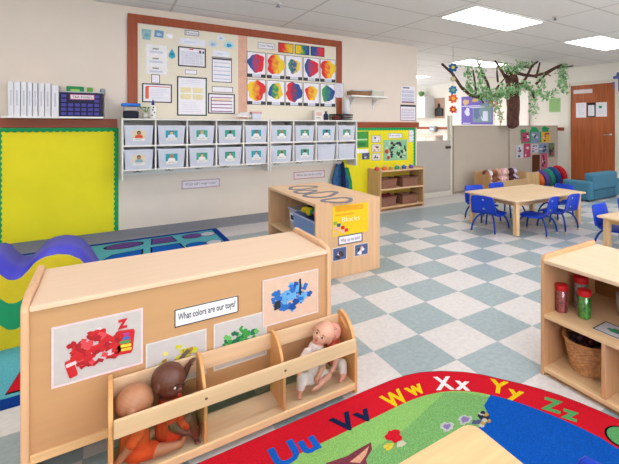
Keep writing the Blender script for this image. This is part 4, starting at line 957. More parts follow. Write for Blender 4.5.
# ================================================================== RIGHT SHELF
x0, x1, ya, yb, zt = -.062, .40, -2.0, -.615, .547
t = thing('storage_shelf', 'maple shelf at the right edge with red lidded jars and a wicker basket', 'shelf', (x0, ya, 0))
w = x1-x0; d = yb-ya
pe = [(0, 0), (w, 0), (w, zt+.01), (w-.01, zt+.02), (.04, zt+.02)]+arc(.03, zt-.01, .03, PI/2, PI, 6)
for y in (d-.02, 0): MB().prism([(p, q) for p, q in pe], 1, y, y+.02).build('end_panel', wood('#cfa174', 'z', .07), t, bevel=.005)
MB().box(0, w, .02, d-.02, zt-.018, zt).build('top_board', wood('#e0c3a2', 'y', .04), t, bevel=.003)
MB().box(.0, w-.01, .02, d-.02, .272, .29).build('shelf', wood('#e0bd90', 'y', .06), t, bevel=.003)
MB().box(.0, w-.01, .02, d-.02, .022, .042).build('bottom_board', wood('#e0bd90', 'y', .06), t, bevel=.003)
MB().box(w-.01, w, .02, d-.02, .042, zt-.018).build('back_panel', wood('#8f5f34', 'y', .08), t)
yd = -.905-ya
MB().box(.0, w-.012, yd-.02, yd, .042, .272).build('divider', wood('#cfa174', 'z', .07), t, bevel=.003)
MB().box(.02, .035, .02, d-.02, 0, .022).build('plinth', wood('#a8794a', 'y'), t)
def jar(u, v, r, h_, col, label, back=0.):
    p = at(u, v, 2, .29); p = p+Vector((back, 0, 0)); q = thing('plastic_jar', label, 'jar', (p.x, p.y, .29), 0, 'red lidded jars on the right shelf')
    MB().lathe([(r*.9, 0), (r, .004), (r, h_*.74), (r*.9, h_*.78)], n=28).build('contents', M(col, .6, .5, 90), q)
    MB().lathe([(r*1.03, -.0), (r*1.04, .002), (r*1.04, h_*.78), (r*.95, h_*.8)], n=28).build('jar_wall', clear('#f0f0f0', .88), q)
    MB().lathe([(r*1.08, h_*.8), (r*1.1, h_*.81), (r*1.1, h_*.98), (r*1.02, h_), (.001, h_)], n=28).build('lid', M('#c8161c', .4), q)
jar(561.5, 311, .026, .130, '#b0404c', 'jar of dark pink beads with red lid, leftmost on the right shelf')
jar(577.5, 309, .031, .155, '#b9aab0', 'tallest jar of pale beads with red lid, behind the green one', .03)
jar(584.5, 317, .027, .128, '#4fae3a', 'jar of green beads with red lid, nearest on the right shelf')
p = at(619, 318, 2, .29)
t = thing('clear_cup', 'clear plastic cup at the right picture edge on the shelf', 'cup', (p.x+.04, p.y, .29)); MB().lathe([(.025, 0), (.03, .1), (.028, .1), (.023, .004)]).build('wall', M('#a89c96', .2), t)
s = MB(); s.box(0, .17, 0, .11, 0, .002, 0); s.ring([(0, 0), (.17, 0), (.17, .11), (0, .11)], [(.005, .005), (.165, .005), (.165, .105), (.005, .105)], 2, .002, .003, 1)
s.prism(blob(.07, .055, .028, .02, seed=5), 2, .002, .003, 2); s.prism(blob(.11, .05, .022, .016, seed=6), 2, .002, .0034, 3)
p = at(594, 330, 2, .29)
s.xf(Matrix.Rotation(-PI/2, 4, 'Z'))
tag(s.build('picture_card', [M('#c9c6cc', .5), DKG, M('#2f8a5c', .5), M('#1f3f9a', .5)], loc=(p.x+.005, p.y+.01, .2905)), 'flat picture card with green and blue shape lying on the shelf', 'card')
# wicker basket
p = at(586, 380, 2, .042)
t = thing('wicker_basket', 'round wicker basket of dark toys in the lower compartment of the right shelf', 'basket', (.125, -.765, .042))
s = MB(); n = 44; vs = []; K = 22
for j in range(K+1):
    z = .145*j/K
    for i in range(n):
        a = 2*PI*i/n; rr_ = (.088+.032*(j/K)**.8)+.0025*(1 if (i+j) % 2 else -1); vs.append((rr_*math.cos(a)*1.15, rr_*math.sin(a), z))
s.add(vs, [(j*n+i, j*n+(i+1) % n, (j+1)*n+(i+1) % n, (j+1)*n+i) for j in range(K) for i in range(n)]+[tuple(range(n-1, -1, -1))], 0, False)
vi = [(v[0]*.94, v[1]*.94, v[2]+.004) for v in vs]; s.add(vi, [(j*n+i, (j+1)*n+i, (j+1)*n+(i+1) % n, j*n+(i+1) % n) for j in range(K) for i in range(n)]+[tuple(range(n))], 0)
s.build('woven_wall', M('#cf9a68', .75, .2, 60), t)
MB().tube([(.12*1.15*math.cos(2*PI*i/40), .12*math.sin(2*PI*i/40), .147) for i in range(40)], .0065, 8, closed=True).build('rim', M('#c08a58', .7, .2, 80), t)
s = MB(); r = random.Random(8)
for k in range(40):
    a = r.uniform(0, 6.28); q = r.uniform(0, .085); s.ball((q*math.cos(a)*1.1, q*math.sin(a), .12+r.uniform(0, .035)), r.uniform(.012, .022), k % 3, 10, 7)
o = tag(s.build('toy_pile', [M('#4a1a1e', .6), M('#6b2c30', .6), M('#3a2430', .6)], loc=(.125, -.765, .042)), 'dark red pine cones or toys filling the wicker basket', 'toys'); o['kind'] = 'stuff'

# ================================================================== near wooden table and blue chair
t = thing('play_table', 'pale wooden tabletop corner in the bottom foreground on the carpet', 'table', (-1.07, -1.135, 0))
cn = [(-.62, -.0), (-.62, -.72), (0, -.72)]+[( -.03+.03*math.cos(a), -.03+.03*math.sin(a)) for a in [PI/2*i/6 for i in range(7)]]
MB().prism(cn, 2, .478, .5).build('tabletop', M('#d9b482', .45, .10, 1.6, (1.2, 22, 22)), t, bevel=.004)
for a, b in ((-.09, -.09), (-.56, -.09), (-.09, -.66), (-.56, -.66)): MB().box(a, a+.045, b, b+.045, 0.008, .478).build('leg', W_Z, t, bevel=.004)
MB().box(-.55, -.07, -.075, -.06, .41, .478).box(-.55, -.07, -.66, -.645, .41, .478).build('apron', W_X, t)

# ================================================================== chairs
CB = M('#0f3dbe', .42, .06, 8, spec=.3); CL = M('#1b3f93', .35, .05); CAPM = M('#c9b9a0', .5)
def chair(loc, rz, label, group='blue child chairs', first=[None]):
    """faces local +x; seat height .21"""
    if first[0] is not None: return dup(first[0], loc, rz, label)
    t = thing('child_chair', label, 'chair', loc, rz, group)
    # one-piece shell: seat + back as two parts
    def shell(prof, wfun, th, n=12, curve=.012, hole=None):
        s = MB(); K = len(prof); top = []
        for j, (x, z) in enumerate(prof):
            a = prof[max(0, j-1)]; b = prof[min(K-1, j+1)]; tx, tz = b[0]-a[0], b[1]-a[1]; L = math.hypot(tx, tz); nx, nz_ = -tz/L, tx/L
            for side in (0, 1):
                for i in range(n+1):
                    y = (i/n-.5)*2; e = curve*y*y
                    top.append((x+nx*(e-side*th), y*wfun(j/(K-1))/2, z+nz_*(e-side*th)))
        R = 2*(n+1); fs = []
        for j in range(K-1):
            for i in range(n):
                a = j*R+i; fs.append((a, a+1, a+R+1, a+R)); a = j*R+n+1+i; fs.append((a, a+R, a+R+1, a+1))
            a = j*R; fs.append((a, a+R, a+R+n+1, a+n+1)); a = j*R+n; fs.append((a, a+n+1, a+R+n+1, a+R))
        for j in (0, K-1):
            for i in range(n): a = j*R+i; fs.append((a, a+n+1, a+n+2, a+1))
        return s.add(top, fs, 0, True)
    seat = [(.15, .195), (.145, .208), (.12, .213), (.06, .208), (0, .205), (-.06, .206), (-.11, .212), (-.135, .225)]
    shell(seat, lambda u: .25+.05*math.sin(min(1, u*1.4)*PI/2), .009).build('seat', CB, t)
    back = [(-.135, .225), (-.147, .25), (-.155, .29), (-.163, .33), (-.173, .375), (-.180, .405), (-.183, .418)]
    shell(back, lambda u: .30-.035*u-.05*max(0, u-.75)*4*.6, .009, curve=.02).build('backrest', CB, t)
    for z in (.275, .375):
        MB().ball((-.15-(z-.25)*.19+.0, 0, z), (.006, .012, .010), 0, 12, 8).build('rivet', M('#aeb6c8', .3, metal=.6), t)
    for sx in (1, -1):
        for sy in (1, -1):
            x1_, x2_ = (.07, .17) if sx > 0 else (-.07, -.17)
            pts = []
            for k in range(11):
                u = k/10; pts.append((x1_+(x2_-x1_)*math.sin(u*PI/2), sy*(.055+.085*math.sin(u*PI/2)), .198-.182*(1-math.cos(u*PI/2))-.0*u))
            L = MB().tube(pts, .0105, 10).build('leg', CL, t)
            e = pts[-1]; MB().lathe([(.013, -.0), (.015, .004), (.013, .022)], (e[0], e[1], .0), 14).build('foot_cap', CAPM, L)
    MB().tube([(.07, -.06, .196), (.0, -.05, .199), (-.07, -.06, .196)], .009).tube([(.07, .06, .196), (.0, .05, .199), (-.07, .06, .196)], .009).build('under_frame', CL, t)
    first[0] = t; return t
R_ = math.radians
chair((1.775, 1.30, 0), R_(14), 'blue child chair at the left end of the big table, back toward the shelf')
chair((2.12, .955, 0), R_(102), 'blue child chair in front of the big table, right of its near leg')
chair((2.50, .945, 0), R_(94), 'blue child chair in front of the big table near its right corner')
chair((2.09, 1.70, 0), R_(-102), 'blue child chair behind the left corner of the big table')
chair((2.56, 1.70, 0), R_(-92), 'blue child chair behind the middle of the big table')
chair((2.98, 1.28, 0), R_(180), 'blue child chair at the far right end of the big table')
chair((2.24, .13, 0), R_(-88), 'blue child chair tucked behind the left leg of the small table at the right edge')
chair((2.80, .16, 0), R_(-95), 'blue child chair at the far side of the small table, cut by the right edge')
chair((2.42, -.36, 0), R_(92), 'blue child chair in front of the small table, cut by the right edge')
pc = at(646, 489, 2, .42); CHX, CHY = pc.x-.175*math.cos(R_(25)), pc.y-.175*math.sin(R_(25))
chair((CHX, CHY, .0099), R_(205), 'blue child chair in the near right corner on the blue carpet')

def wtable(loc, rz, lx, ly, zt_, label, lg=.055):
    t = thing('activity_table', label, 'table', loc, rz)
    MB().box(-lx/2, lx/2, -ly/2, ly/2, zt_-.022, zt_).build('tabletop', wood('#dcc09a', 'x', .05), t, bevel=.008, seg=3)
    for sx in (1, -1):
        for sy in (1, -1): MB().box(sx*(lx/2-.075)-lg/2, sx*(lx/2-.075)+lg/2, sy*(ly/2-.06)-lg/2, sy*(ly/2-.06)+lg/2, 0, zt_-.022).build('leg', wood('#dfb98a', 'z'), t, bevel=.008, seg=3)
    a = lx/2-.1; b = ly/2-.08
    for sy in (1, -1): MB().box(-a, a, sy*b-.009, sy*b+.009, zt_-.075, zt_-.022).build('apron', wood('#d0a878', 'x'), t)
    for sx in (1, -1): MB().box(sx*a-.009, sx*a+.009, -b, b, zt_-.075, zt_-.022).build('apron', wood('#d0a878', 'y'), t)
wtable((2.42, 1.325, 0), R_(-4), 1.21, .80, .382, 'large rectangular maple table ringed by blue child chairs')
wtable((2.44, -.12, 0), R_(-5), .92, .62, .345, 'small maple table cut by the right picture edge')
tag(MB().lathe([(.05, 0), (.055, .01), (.05, .02), (.03, .026)]).build('yellow_toy', M('#d9c23a', .6), loc=(2.98, 1.26, .216)), 'small yellow toy lying on the seat of a chair under the big table', 'toy')

# ================================================================== CLIMBER
t = thing('foam_climber', 'wavy soft foam climber with purple top and yellow and green side', 'climber', (0, 1.1, 0))
TP_ = [(-2.80, .36), (-2.74, .36), (-2.70, .39), (-2.66, .43), (-2.61, .455), (-2.56, .457), (-2.51, .43), (-2.47, .39), (-2.44, .365), (-2.41, .36), (-2.38, .38), (-2.34, .425), (-2.30, .455), (-2.27, .458), (-2.24, .44), (-2.214, .395), (-2.185, .362), (-2.155, .355), (-2.13, .366), (-2.10, .40), (-2.075, .435), (-2.035, .456), (-1.98, .462), (-1.93, .450), (-1.88, .415), (-1.84, .355), (-1.81, .29), (-1.79, .245), (-1.77, .225)]
def top(x):
    for (a, za), (b, zb) in zip(TP_, TP_[1:]):
        if a <= x <= b: return za+(zb-za)*(x-a)/(b-a)
    return .225
X_ = [-2.80+i*.01 for i in range(104)]
def band(off0, off1, ya_, yb_, mt_, name, am=1):
    up = [(x, max(.004, top(x)-off0)) for x in X_]; lo = [(x, max(.0, (top(x)-off1) if off1 is not None else 0.)) for x in reversed(X_)]
    pts = [(p[0], p[1]) for p in up+lo]
    return MB().prism(pts, 1, ya_, yb_, smooth=True).build(name, mt_, t)
band(0, .30, .012, .52, M('#4a48c4', .5, .04, 6), 'purple_top')
band(-.004, .115, 0, .012, M('#dcc61f', .5, .03), 'yellow_band')
band(.115, .255, .0, .012, M('#1d9a62', .5, .03), 'green_band')
band(.255, None, .0, .012, M('#dcc61f', .5, .03), 'yellow_base')
MB().box(-2.79, -1.78, .03, .51, .0, .15).build('base', M('#4a48b4', .6), t)

# ================================================================== RUGS
def flat(name, pts, mat, z0, z1, parent=None): return MB().prism(pts, 2, z0, z1).build(name, mat, parent)
RA = carpet('#5fb0be'); RB = carpet('#123c8c'); RP = carpet('#6a4a90'); RK = carpet('#16181c'); RBL = carpet('#1a5fbc'); RR = carpet('#cc1c2c')
t = thing('play_rug', 'turquoise patterned rug with dark blue border along the left wall', 'rug', (0, 0, 0))
rx0, rx1, ry0, ry1 = -2.75, -.715, .50, 3.17
s = MB().box(rx0, rx1, ry0, ry1, 0, .006, 0); s.box(rx0+.06, rx1-.06, ry0+.08, ry1-.07, .006, .007, 1)
def sh(pts, m, w=.022):
    cx = sum(p[0] for p in pts)/len(pts); cy = sum(p[1] for p in pts)/len(pts)
    s.prism([(cx+(p[0]-cx)*1.12, cy+(p[1]-cy)*1.14) for p in pts], 2, .007, .0078, 2); s.prism(pts, 2, .0078, .0086, m)
def rrect(x0, x1, y0, y1, sk=0): return [(x0, y0), (x1, y0+sk), (x1-.02, y1), (x0+.02, y1-sk)]
sh(circ(-1.61, 2.95, .15, 24, .1), 3); sh(rrect(-1.38, -1.17, 2.84, 3.05), 3); sh([(-1.82, 2.45), (-1.5, 2.47), (-1.48, 2.70), (-1.7, 2.66)], 4); sh(rrect(-1.41, -1.14, 2.46, 2.72), 4)
sh(circ(-1.0, 2.95, .09, 18, .09), 3); sh(circ(-.85, 2.95, .07, 18, .08), 5); sh(circ(-1.02, 2.58, .09, 18, .09), 4); sh(circ(-.86, 2.58, .07, 18, .08), 5)
sh([(-2.2, 2.8), (-1.95, 2.8), (-2.0, 3.02), (-2.15, 3.0)], 3); sh([(-2.6, 2.8), (-2.3, 2.8), (-2.35, 3.0), (-2.55, 3.0)], 3)
sh([(-2.118, .62), (-2.05, .62), (-2.085, .88)], 6); sh([(-2.45, .65), (-2.25, .65), (-2.3, .9), (-2.42, .88)], 4)
for k, xx in enumerate((-1.9, -1.55, -1.2, -.9)):
    for yy in (1.0, 1.5, 2.0): sh(circ(xx, yy, .11, 16), [3, 4, 6, 5][(k+int(yy*2)) % 4])
s.build('pile', [RB, RA, RK, RP, RBL, carpet('#c8ccd8'), RR], t)
# alphabet carpet
t = thing('alphabet_carpet', 'red bordered alphabet carpet with green and blue field in the foreground', 'rug', (0, 0, 0))
outer = [(-2.6, -.257), (-.80, -.255), (-.68, -.258), (-.60, -.268), (-.53, -.288), (-.445, -.334), (-.356, -.405), (-.30, -.468), (-.257, -.538), (-.21, -.61), (-.167, -.687), (-.135, -.76), (-.108, -.84), (-.09, -.91), (-.075, -.984), (-.065, -1.2), (-.065, -3.2), (-2.6, -3.2)]
inner_ = [(-2.43, -.425), (-.80, -.421), (-.74, -.421), (-.68, -.424), (-.62, -.434), (-.553, -.454), (-.50, -.480), (-.461, -.509), (-.42, -.548), (-.387, -.592), (-.35, -.650), (-.316, -.719), (-.29, -.785), (-.269, -.85), (-.250, -.92), (-.236, -.993), (-.225, -3.03), (-2.43, -3.03)]
s = MB(); s.prism(outer, 2, 0, .006, 5); 
cx, cy = -1.3, -1.5
s.prism([(x+(.004 if x < cx else -.004), y-.004) for x, y in outer], 2, .006, .0075, 0); s.prism(inner_, 2, .0075, .0085, 1)
s.build('pile', [RR, carpet('#8cc06a'), carpet('#5fa858'), carpet('#1156b4'), carpet('#7a3a4c'), RK], t)
# darker green hill, blue pond
hill = [at(u, v, 2, 0) for u, v in [(300, 470), (352, 440), (405, 425), (455, 404), (500, 398), (520, 405), (480, 455), (400, 470)]]
pond_l = [at(u, v, 2, 0) for u, v in [(487, 398), (484, 408), (489, 419), (480, 428), (492, 445), (505, 464)]]
hp = [(-1.35, -.60), (-1.0, -.56), (-.80, -.54), (-.66, -.50), (-.54, -.47), (-.47, -.52), (-.40, -.60), (-.42, -.9), (-.9, -1.3), (-1.3, -1.3)]
s = MB(); s.prism(hp, 2, .0085, .0092, 0); s.build('dark_green_field', carpet('#78ae68'), t)
pond = [(-.385, -.594), (-.35, -.650), (-.316, -.719), (-.29, -.785), (-.269, -.85), (-.250, -.92), (-.236, -.993), (-.225, -2.6), (-2.2, -2.6), (-1.6, -1.5), ]+[tuple(at(u, v, 2, .0095)[:2]) for u, v in ((455, 445), (470, 432), (486, 424), (489, 415), (484, 406))]
MB().prism(pond, 2, .0092, .0099, 0).build('blue_pond', carpet('#1156b4'), t)
LT = [('U', -1.235, -.345, .085, .105, 0, '#1a5fc0'), ('u', -1.135, -.358, .06, .075, 0, '#1a5fc0'),
      ('V', -.965, -.345, .085, .1, 0, '#1a2548'), ('v', -.868, -.352, .065, .07, 0, '#1a2548'),
      ('W', -.735, -.335, .095, .095, -.02, '#e8c71c'), ('w', -.638, -.348, .075, .065, -.12, '#e8c71c'),
      ('X', -.508, -.385, .075, .095, -.55, '#eceaea'), ('x', -.443, -.445, .06, .065, -.75, '#eceaea'),
      ('Y', -.325, -.555, .075, .095, -.95, '#e8c71c'), ('y', -.283, -.640, .06, .075, -1.0, '#e8c71c'),
      ('Z', -.222, -.775, .07, .085, -1.08, '#4fa060'), ('z', -.195, -.862, .055, .06, -1.12, '#4fa060')]
LP = {'U': (285, 453.5), 'u': (309.5, 445), 'V': (344.5, 422.5), 'v': (364, 416), 'W': (395, 398.5), 'w': (415.5, 390), 'X': (443.5, 383), 'x': (462.5, 385.5), 'Y': (498.5, 386.5), 'y': (515.5, 395.5), 'Z': (552, 405), 'z': (570, 415)}
for ch, x, y, w_, h_, ro, col in LT:
    p = at(*LP[ch], 2, .0086); x, y = p.x, p.y
    s = MB(); s.text(ch, x, y, w_*1.1, h_, .0075, .0086, 0, ro, .035); s.build('letter', carpet(col), t)
p = at(394, 436, 2, .01); fx_, fy_ = p.x, p.y
s = MB(); s.prism(blob(fx_, fy_, .03, .032, seed=2), 2, .0092, .0104, 0); s.prism(blob(fx_-.045, fy_-.03, .02, .015, seed=4), 2, .0092, .0104, 1); s.prism(blob(fx_, fy_-.045, .018, .014, seed=5), 2, .0092, .0104, 2)
s.build('woven_flower', [RR, carpet('#cfc24a'), carpet('#c8cdb0')], t)
p = at(447, 426.5, 2, .01); q = at(480, 420, 2, .01); q2 = at(465, 419.5, 2, .01)
s = MB(); s.prism(blob(p.x, p.y, .028, .022, seed=7), 2, .0092, .0104, 0); s.prism(blob(p.x, p.y, .016, .012, seed=8), 2, .0104, .0108, 1)
s.build('woven_flower', [carpet('#b9bcb8'), carpet('#8a78b0')], t)
s = MB()
s.prism(blob(q2.x, q2.y, .03, .022, seed=9), 2, .0092, .0104, 0); s.prism(blob(q2.x, q2.y, .018, .014, seed=10), 2, .0104, .0108, 1)
r = random.Random(6)
for k in range(16): s.prism(blob(q.x+r.uniform(-.045, .045), q.y+r.uniform(-.025, .025), .012, .01, n=8, seed=k), 2, .0099, .0112+.0001*k, r.choice([2, 3, 4, 0]))
s.build('woven_flower', [carpet('#b9bcb8'), carpet('#8a78b0'), carpet('#2c3040'), carpet('#b89848'), carpet('#50587c')], t)
a_ = [at(u, v, 2, 0) for u, v in [(326, 466), (347, 459), (358, 452), (371, 445), (372, 452), (366, 462), (368, 470), (330, 472)]]
b2 = [at(u, v, 2, 0) for u, v in [(350, 465), (360, 457), (369, 449), (366, 458), (360, 466)]]
s = MB(); s.prism([(p.x, p.y) for p in a_], 2, .0092, .0104, 0); s.prism([(p.x, p.y) for p in b2], 2, .0104, .0108, 1)
s.build('woven_animal', [carpet('#7a3a48'), carpet('#dca888')], t)
p = at(617, 440, 2, 0); s = MB(); s.prism(circ(p.x+.02, p.y-.01, .06), 2, .0075, .0084, 0); s.prism(circ(p.x+.02, p.y-.01, .052), 2, .0084, .009, 1); s.build('woven_circle', [RK, carpet('#5fa868')], t)

# ================================================================== PARTITION, GATE
PT = M('#bcb1a2', .7, .02, 5); PTE = M('#9c9080', .6)
def panel(name, a, b, z1, th, label, z0=.03):
    a = Vector(a); b = Vector(b); L = (b-a).length; an = math.atan2(b.y-a.y, b.x-a.x)
    t = thing(name, label, 'partition', (a.x, a.y, 0), an)
    MB().box(.012, L-.012, 0, th, z0+.01, z1-.012).build('panel_board', PT, t)
    MB().box(0, .012, -.004, th+.004, 0, z1).box(L-.012, L, -.004, th+.004, 0, z1).box(.012, L-.012, -.004, th+.004, z1-.012, z1).box(.012, L-.012, -.004, th+.004, z0-.02, z0+.01).build('frame', PTE, t)
    return t
panel('room_divider', (3.17, 3.345), (4.70, 3.40), 1.18, .05, 'long beige room divider panel left of the photo tree')
panel('room_divider', (4.71, 3.40), (6.42, 3.47), 1.18, .05, 'beige room divider panel carrying the paper photo tree')
t = thing('low_gate', 'low grey beige gate between the left wall and the room divider', 'gate', (2.27, 3.22, 0))
MB().box(0, .72, 0, .035, .10, .935).build('panel_board', M('#b0a9a0', .7, .02), t, bevel=.003)
MB().box(0, .72, -.004, .04, 0.01, .10).build('kick_board', M('#d3cfc4', .6), t)
MB().box(.60, .70, -.03, 0, .80, .84).build('latch', M('#4a423a', .5), t, bevel=.004)
t = thing('gate_post', 'slim cream gate post at the left end of the room divider', 'post', (3.06, 3.28, 0))
MB().box(-.03, .03, 0, .07, 0, 1.35).build('post', M('#d6cfc0', .6), t, bevel=.004)
for z in (.55, .62): MB().box(-.04, -.03, -.01, .03, z, z+.03).build('hinge', GREY, t)

# photo tree on the divider (panel direction)
dirp = (Vector((6.42, 3.47))-Vector((4.71, 3.40))).normalized(); anp = math.atan2(dirp.y, dirp.x)
t = thing('photo_tree_poster', 'paper tree poster with green cloud top and photo leaves on the room divider', 'poster', (4.71, 3.40, 0), anp)
t.rotation_euler = (PI/2, 0, anp)
def onp(u, v):
    # intersection with the divider face
    n_ = Vector((-dirp.y, dirp.x, 0)); d_ = fw+rt*((u-U0)/F)+Vector((0, 0, 1))*((V0-v)/F); c = Vector((CX, CY, H)); p0 = Vector((4.71, 3.40, 0))
    tt = (p0-c).dot(n_)/d_.dot(n_); p = c+d_*tt; return (p-p0).dot(Vector((dirp.x, dirp.y, 0))), p.z
s = MB()
for u, v, a, b in ((523, 131.5, .1, .05), (534, 130, .15, .06), (545, 129.5, .13, .065), (522, 137, .06, .12)):
    x, z = onp(u, v); s.prism(blob(x, z, a, b, seed=int(u)), 2, .005, .008)
x0_, z0_ = onp(521, 132); x1_, z1_ = onp(550, 142); s.box(x0_, x1_, z1_, z0_, .005, .0085); s.build('paper_foliage', M('#1f9a5c', .7), t)
x0_, z0_ = onp(532, 155); x1_, z1_ = onp(539.5, 178); MB().box(x0_, x1_, z1_, z0_, .005, .008).build('paper_trunk', M('#5c3018', .7), t)
TP = [M(c, .6) for c in ('#b5446a', '#7a92b0', '#dcb03a', '#3c3442', '#c9ccd6', '#6a7a58', '#c65a78', '#e6dcd6')]
for k, (u0, v0, u1, v1, bs) in enumerate([(521.5, 132.5, 529, 142, 0), (530.5, 132, 539.5, 143, 1), (541, 132, 550, 142, 2), (515.5, 145, 522.5, 158, 4), (523.5, 143.5, 530, 157, 0), (530.5, 144.5, 538, 152, 4), (538, 143.5, 547.5, 153, 1), (548, 143, 554, 156.5, 5), (540.5, 153, 547, 171, 6)]):
    x0_, z1_ = onp(u0, v0); x1_, z0_ = onp(u1, v1); s = MB(); w_ = x1_-x0_; h_ = z1_-z0_; s.box(0, w_, 0, h_, 0, .003, bs); rr_ = random.Random(k)
    for q in range(9):
        s.prism(blob(rr_.uniform(.2, .8)*w_, rr_.uniform(.15, .85)*h_, w_*rr_.uniform(.08, .17), h_*.09, n=9, seed=q), 2, .003, .0045+.0003*q, rr_.choice([3, 3, 7, 4, 0, 3, bs]))
    s.build('photo_leaf', TP, t, loc=(x0_, z0_, .0085))

# ================================================================== PAPER TREE hanging over the divider
t = thing('paper_tree', 'brown crumpled paper tree with leafy vines spreading under the ceiling', 'tree', (4.50, 3.16, 1.12))
def tl(p): return Vector(p)-Vector((4.50, 3.16, 1.12))
BARK = M('#5b3d33', .9, .3, 14, None, 1.0)
s = MB(); vs = []; n = 14; r = random.Random(5)
lv = [(0, .02), (.03, .08), (.07, .115), (.2, .12), (.36, .112), (.5, .125), (.64, .115), (.8, .115), (.93, .12), (1.03, .10), (1.10, .05)]
for z, R0 in lv:
    for i in range(n):
        a = 2*PI*i/n; rr_ = R0*(1+r.uniform(-.1, .1)); vs.append((rr_*math.cos(a)+.025*math.sin(z*4), rr_*math.sin(a), z+r.uniform(-.012, .012)*(0 < z < 1.05)))
s.add(vs, [(j*n+i, j*n+(i+1) % n, (j+1)*n+(i+1) % n, (j+1)*n+i) for j in range(len(lv)-1) for i in range(n)]+[tuple(range(n-1, -1, -1)), tuple(range((len(lv)-1)*n, len(lv)*n))], 0, False)
s.build('trunk', BARK, t)
BR = [  # (pixel path, start depth, end depth, thickness)
    ([(505, 93), (492, 97), (480, 97.5), (470, 95), (461, 87), (452, 73), (442, 64)], 3.16, 3.0, .045),
    ([(490, 93), (488, 84), (482, 72), (477, 61)], 3.16, 2.95, .035),
    ([(476, 93), (475, 84), (473, 70)], 3.12, 2.9, .025), ([(496, 89), (500, 84), (505, 78)], 3.12, 2.9, .022),
    ([(506, 78), (501, 70), (495, 60)], 3.2, 3.35, .04), ([(498, 82), (497, 74), (497, 68)], 3.2, 3.3, .025),
    ([(512, 88), (520, 86), (526, 78), (532, 66), (538, 53.5)], 3.12, 2.95, .04),
    ([(514, 72), (524, 75), (534, 76), (545, 73), (556, 67), (562, 60)], 3.12, 2.95, .04),
    ([(536, 84), (545, 75), (556, 68), (573, 65)], 3.12, 2.9, .032),
    ([(536, 78), (538, 70), (540, 62)], 3.1, 3.0, .03), ([(518, 84), (528, 88), (532, 92), (534, 98)], 3.1, 2.95, .045),
    ([(510, 82), (506, 71), (520, 66), (530, 68)], 3.2, 3.3, .035), ([(545, 73), (551, 76)], 3.05, 3.0, .02), ([(478, 96), (484, 103)], 3.1, 3.0, .025)]
CURV = []
for path, d0, d1, th in BR:
    pts = []
    for i, (u, v) in enumerate(path):
        y = d0+(d1-d0)*i/(len(path)-1); p = at(u, v, 1, y); p.z = min(p.z, 2.395); pts.append(p)
    CURV.append(pts)
    MB().tube([tl(p) for p in pts], [th*(1-.5*i/(len(pts)-1))*.85 for i in range(len(pts))], 8).build('branch', BARK, t)
def vine(paths, seed, dens=150, spread=.045, col=('#8fbf84', '#abd09c', '#6fa066')):
    rv = random.Random(seed); s = MB()
    for pts in paths:
        s.tube([tl(p) for p in pts], .004, 5, 0)
        for i in range(len(pts)-1):
            a, b = pts[i], pts[i+1]; m = max(1, int((b-a).length*dens*1.5))
            for k in range(m):
                p = a+(b-a)*rv.random()+Vector((rv.gauss(0, spread), rv.gauss(0, spread), rv.gauss(0, spread)))
                p.z = min(p.z, 2.40); L = rv.uniform(.045, .08); Rm = Euler((rv.uniform(0, 6.28), rv.uniform(0, 6.28), rv.uniform(0, 6.28))).to_matrix(); q = tl(p)
                s.add([q+Rm @ Vector(v) for v in ((-L/2, 0, 0), (0, L*.32, .004), (L/2, 0, 0), (0, -L*.32, .004), (0, 0, .008))], [(0, 1, 4), (1, 2, 4), (2, 3, 4), (3, 0, 4)], rv.choice([0, 1, 2]))
    s.build('leafy_vine', [M(c, .7) for c in col], t)
def P(l, y): return [at(u, v, 1, y) for u, v in l]
vine([P([(505, 95), (490, 98), (474, 94), (464, 88)], 3.05)], 1, 100)
vine([P([(468, 66), (469, 78), (470, 90)], 2.95)], 2, 130, .035)
vine([P([(480, 62), (480, 75), (482, 90)], 2.95)], 3, 130, .035)
vine([P([(480, 93), (492, 97), (500, 92), (510, 88)], 3.0)], 4, 190, .055)
vine([P([(500, 65), (512, 70), (521, 66), (530, 64)], 3.1)], 5, 120, .05)
vine([P([(515, 92), (526, 84), (534, 95), (535, 106), (533, 114)], 2.98)], 6, 120, .045)
vine([P([(562, 62), (564, 75), (566, 92)], 2.95)], 7, 170, .04)
vine([P([(560, 68), (561, 80), (559, 88)], 2.95), P([(535, 90), (545, 98), (556, 92)], 3.0)], 8, 130, .04)
vine([P([(486, 95), (494, 104), (498, 110), (500, 120)], 3.0)], 9, 120, .045, ('#a8c088', '#c08a6c', '#8fb982'))
vine([P([(497, 96), (510, 93), (514, 84)], 3.0), P([(540, 72), (543, 82), (538, 92)], 3.05)], 10, 110, .05)

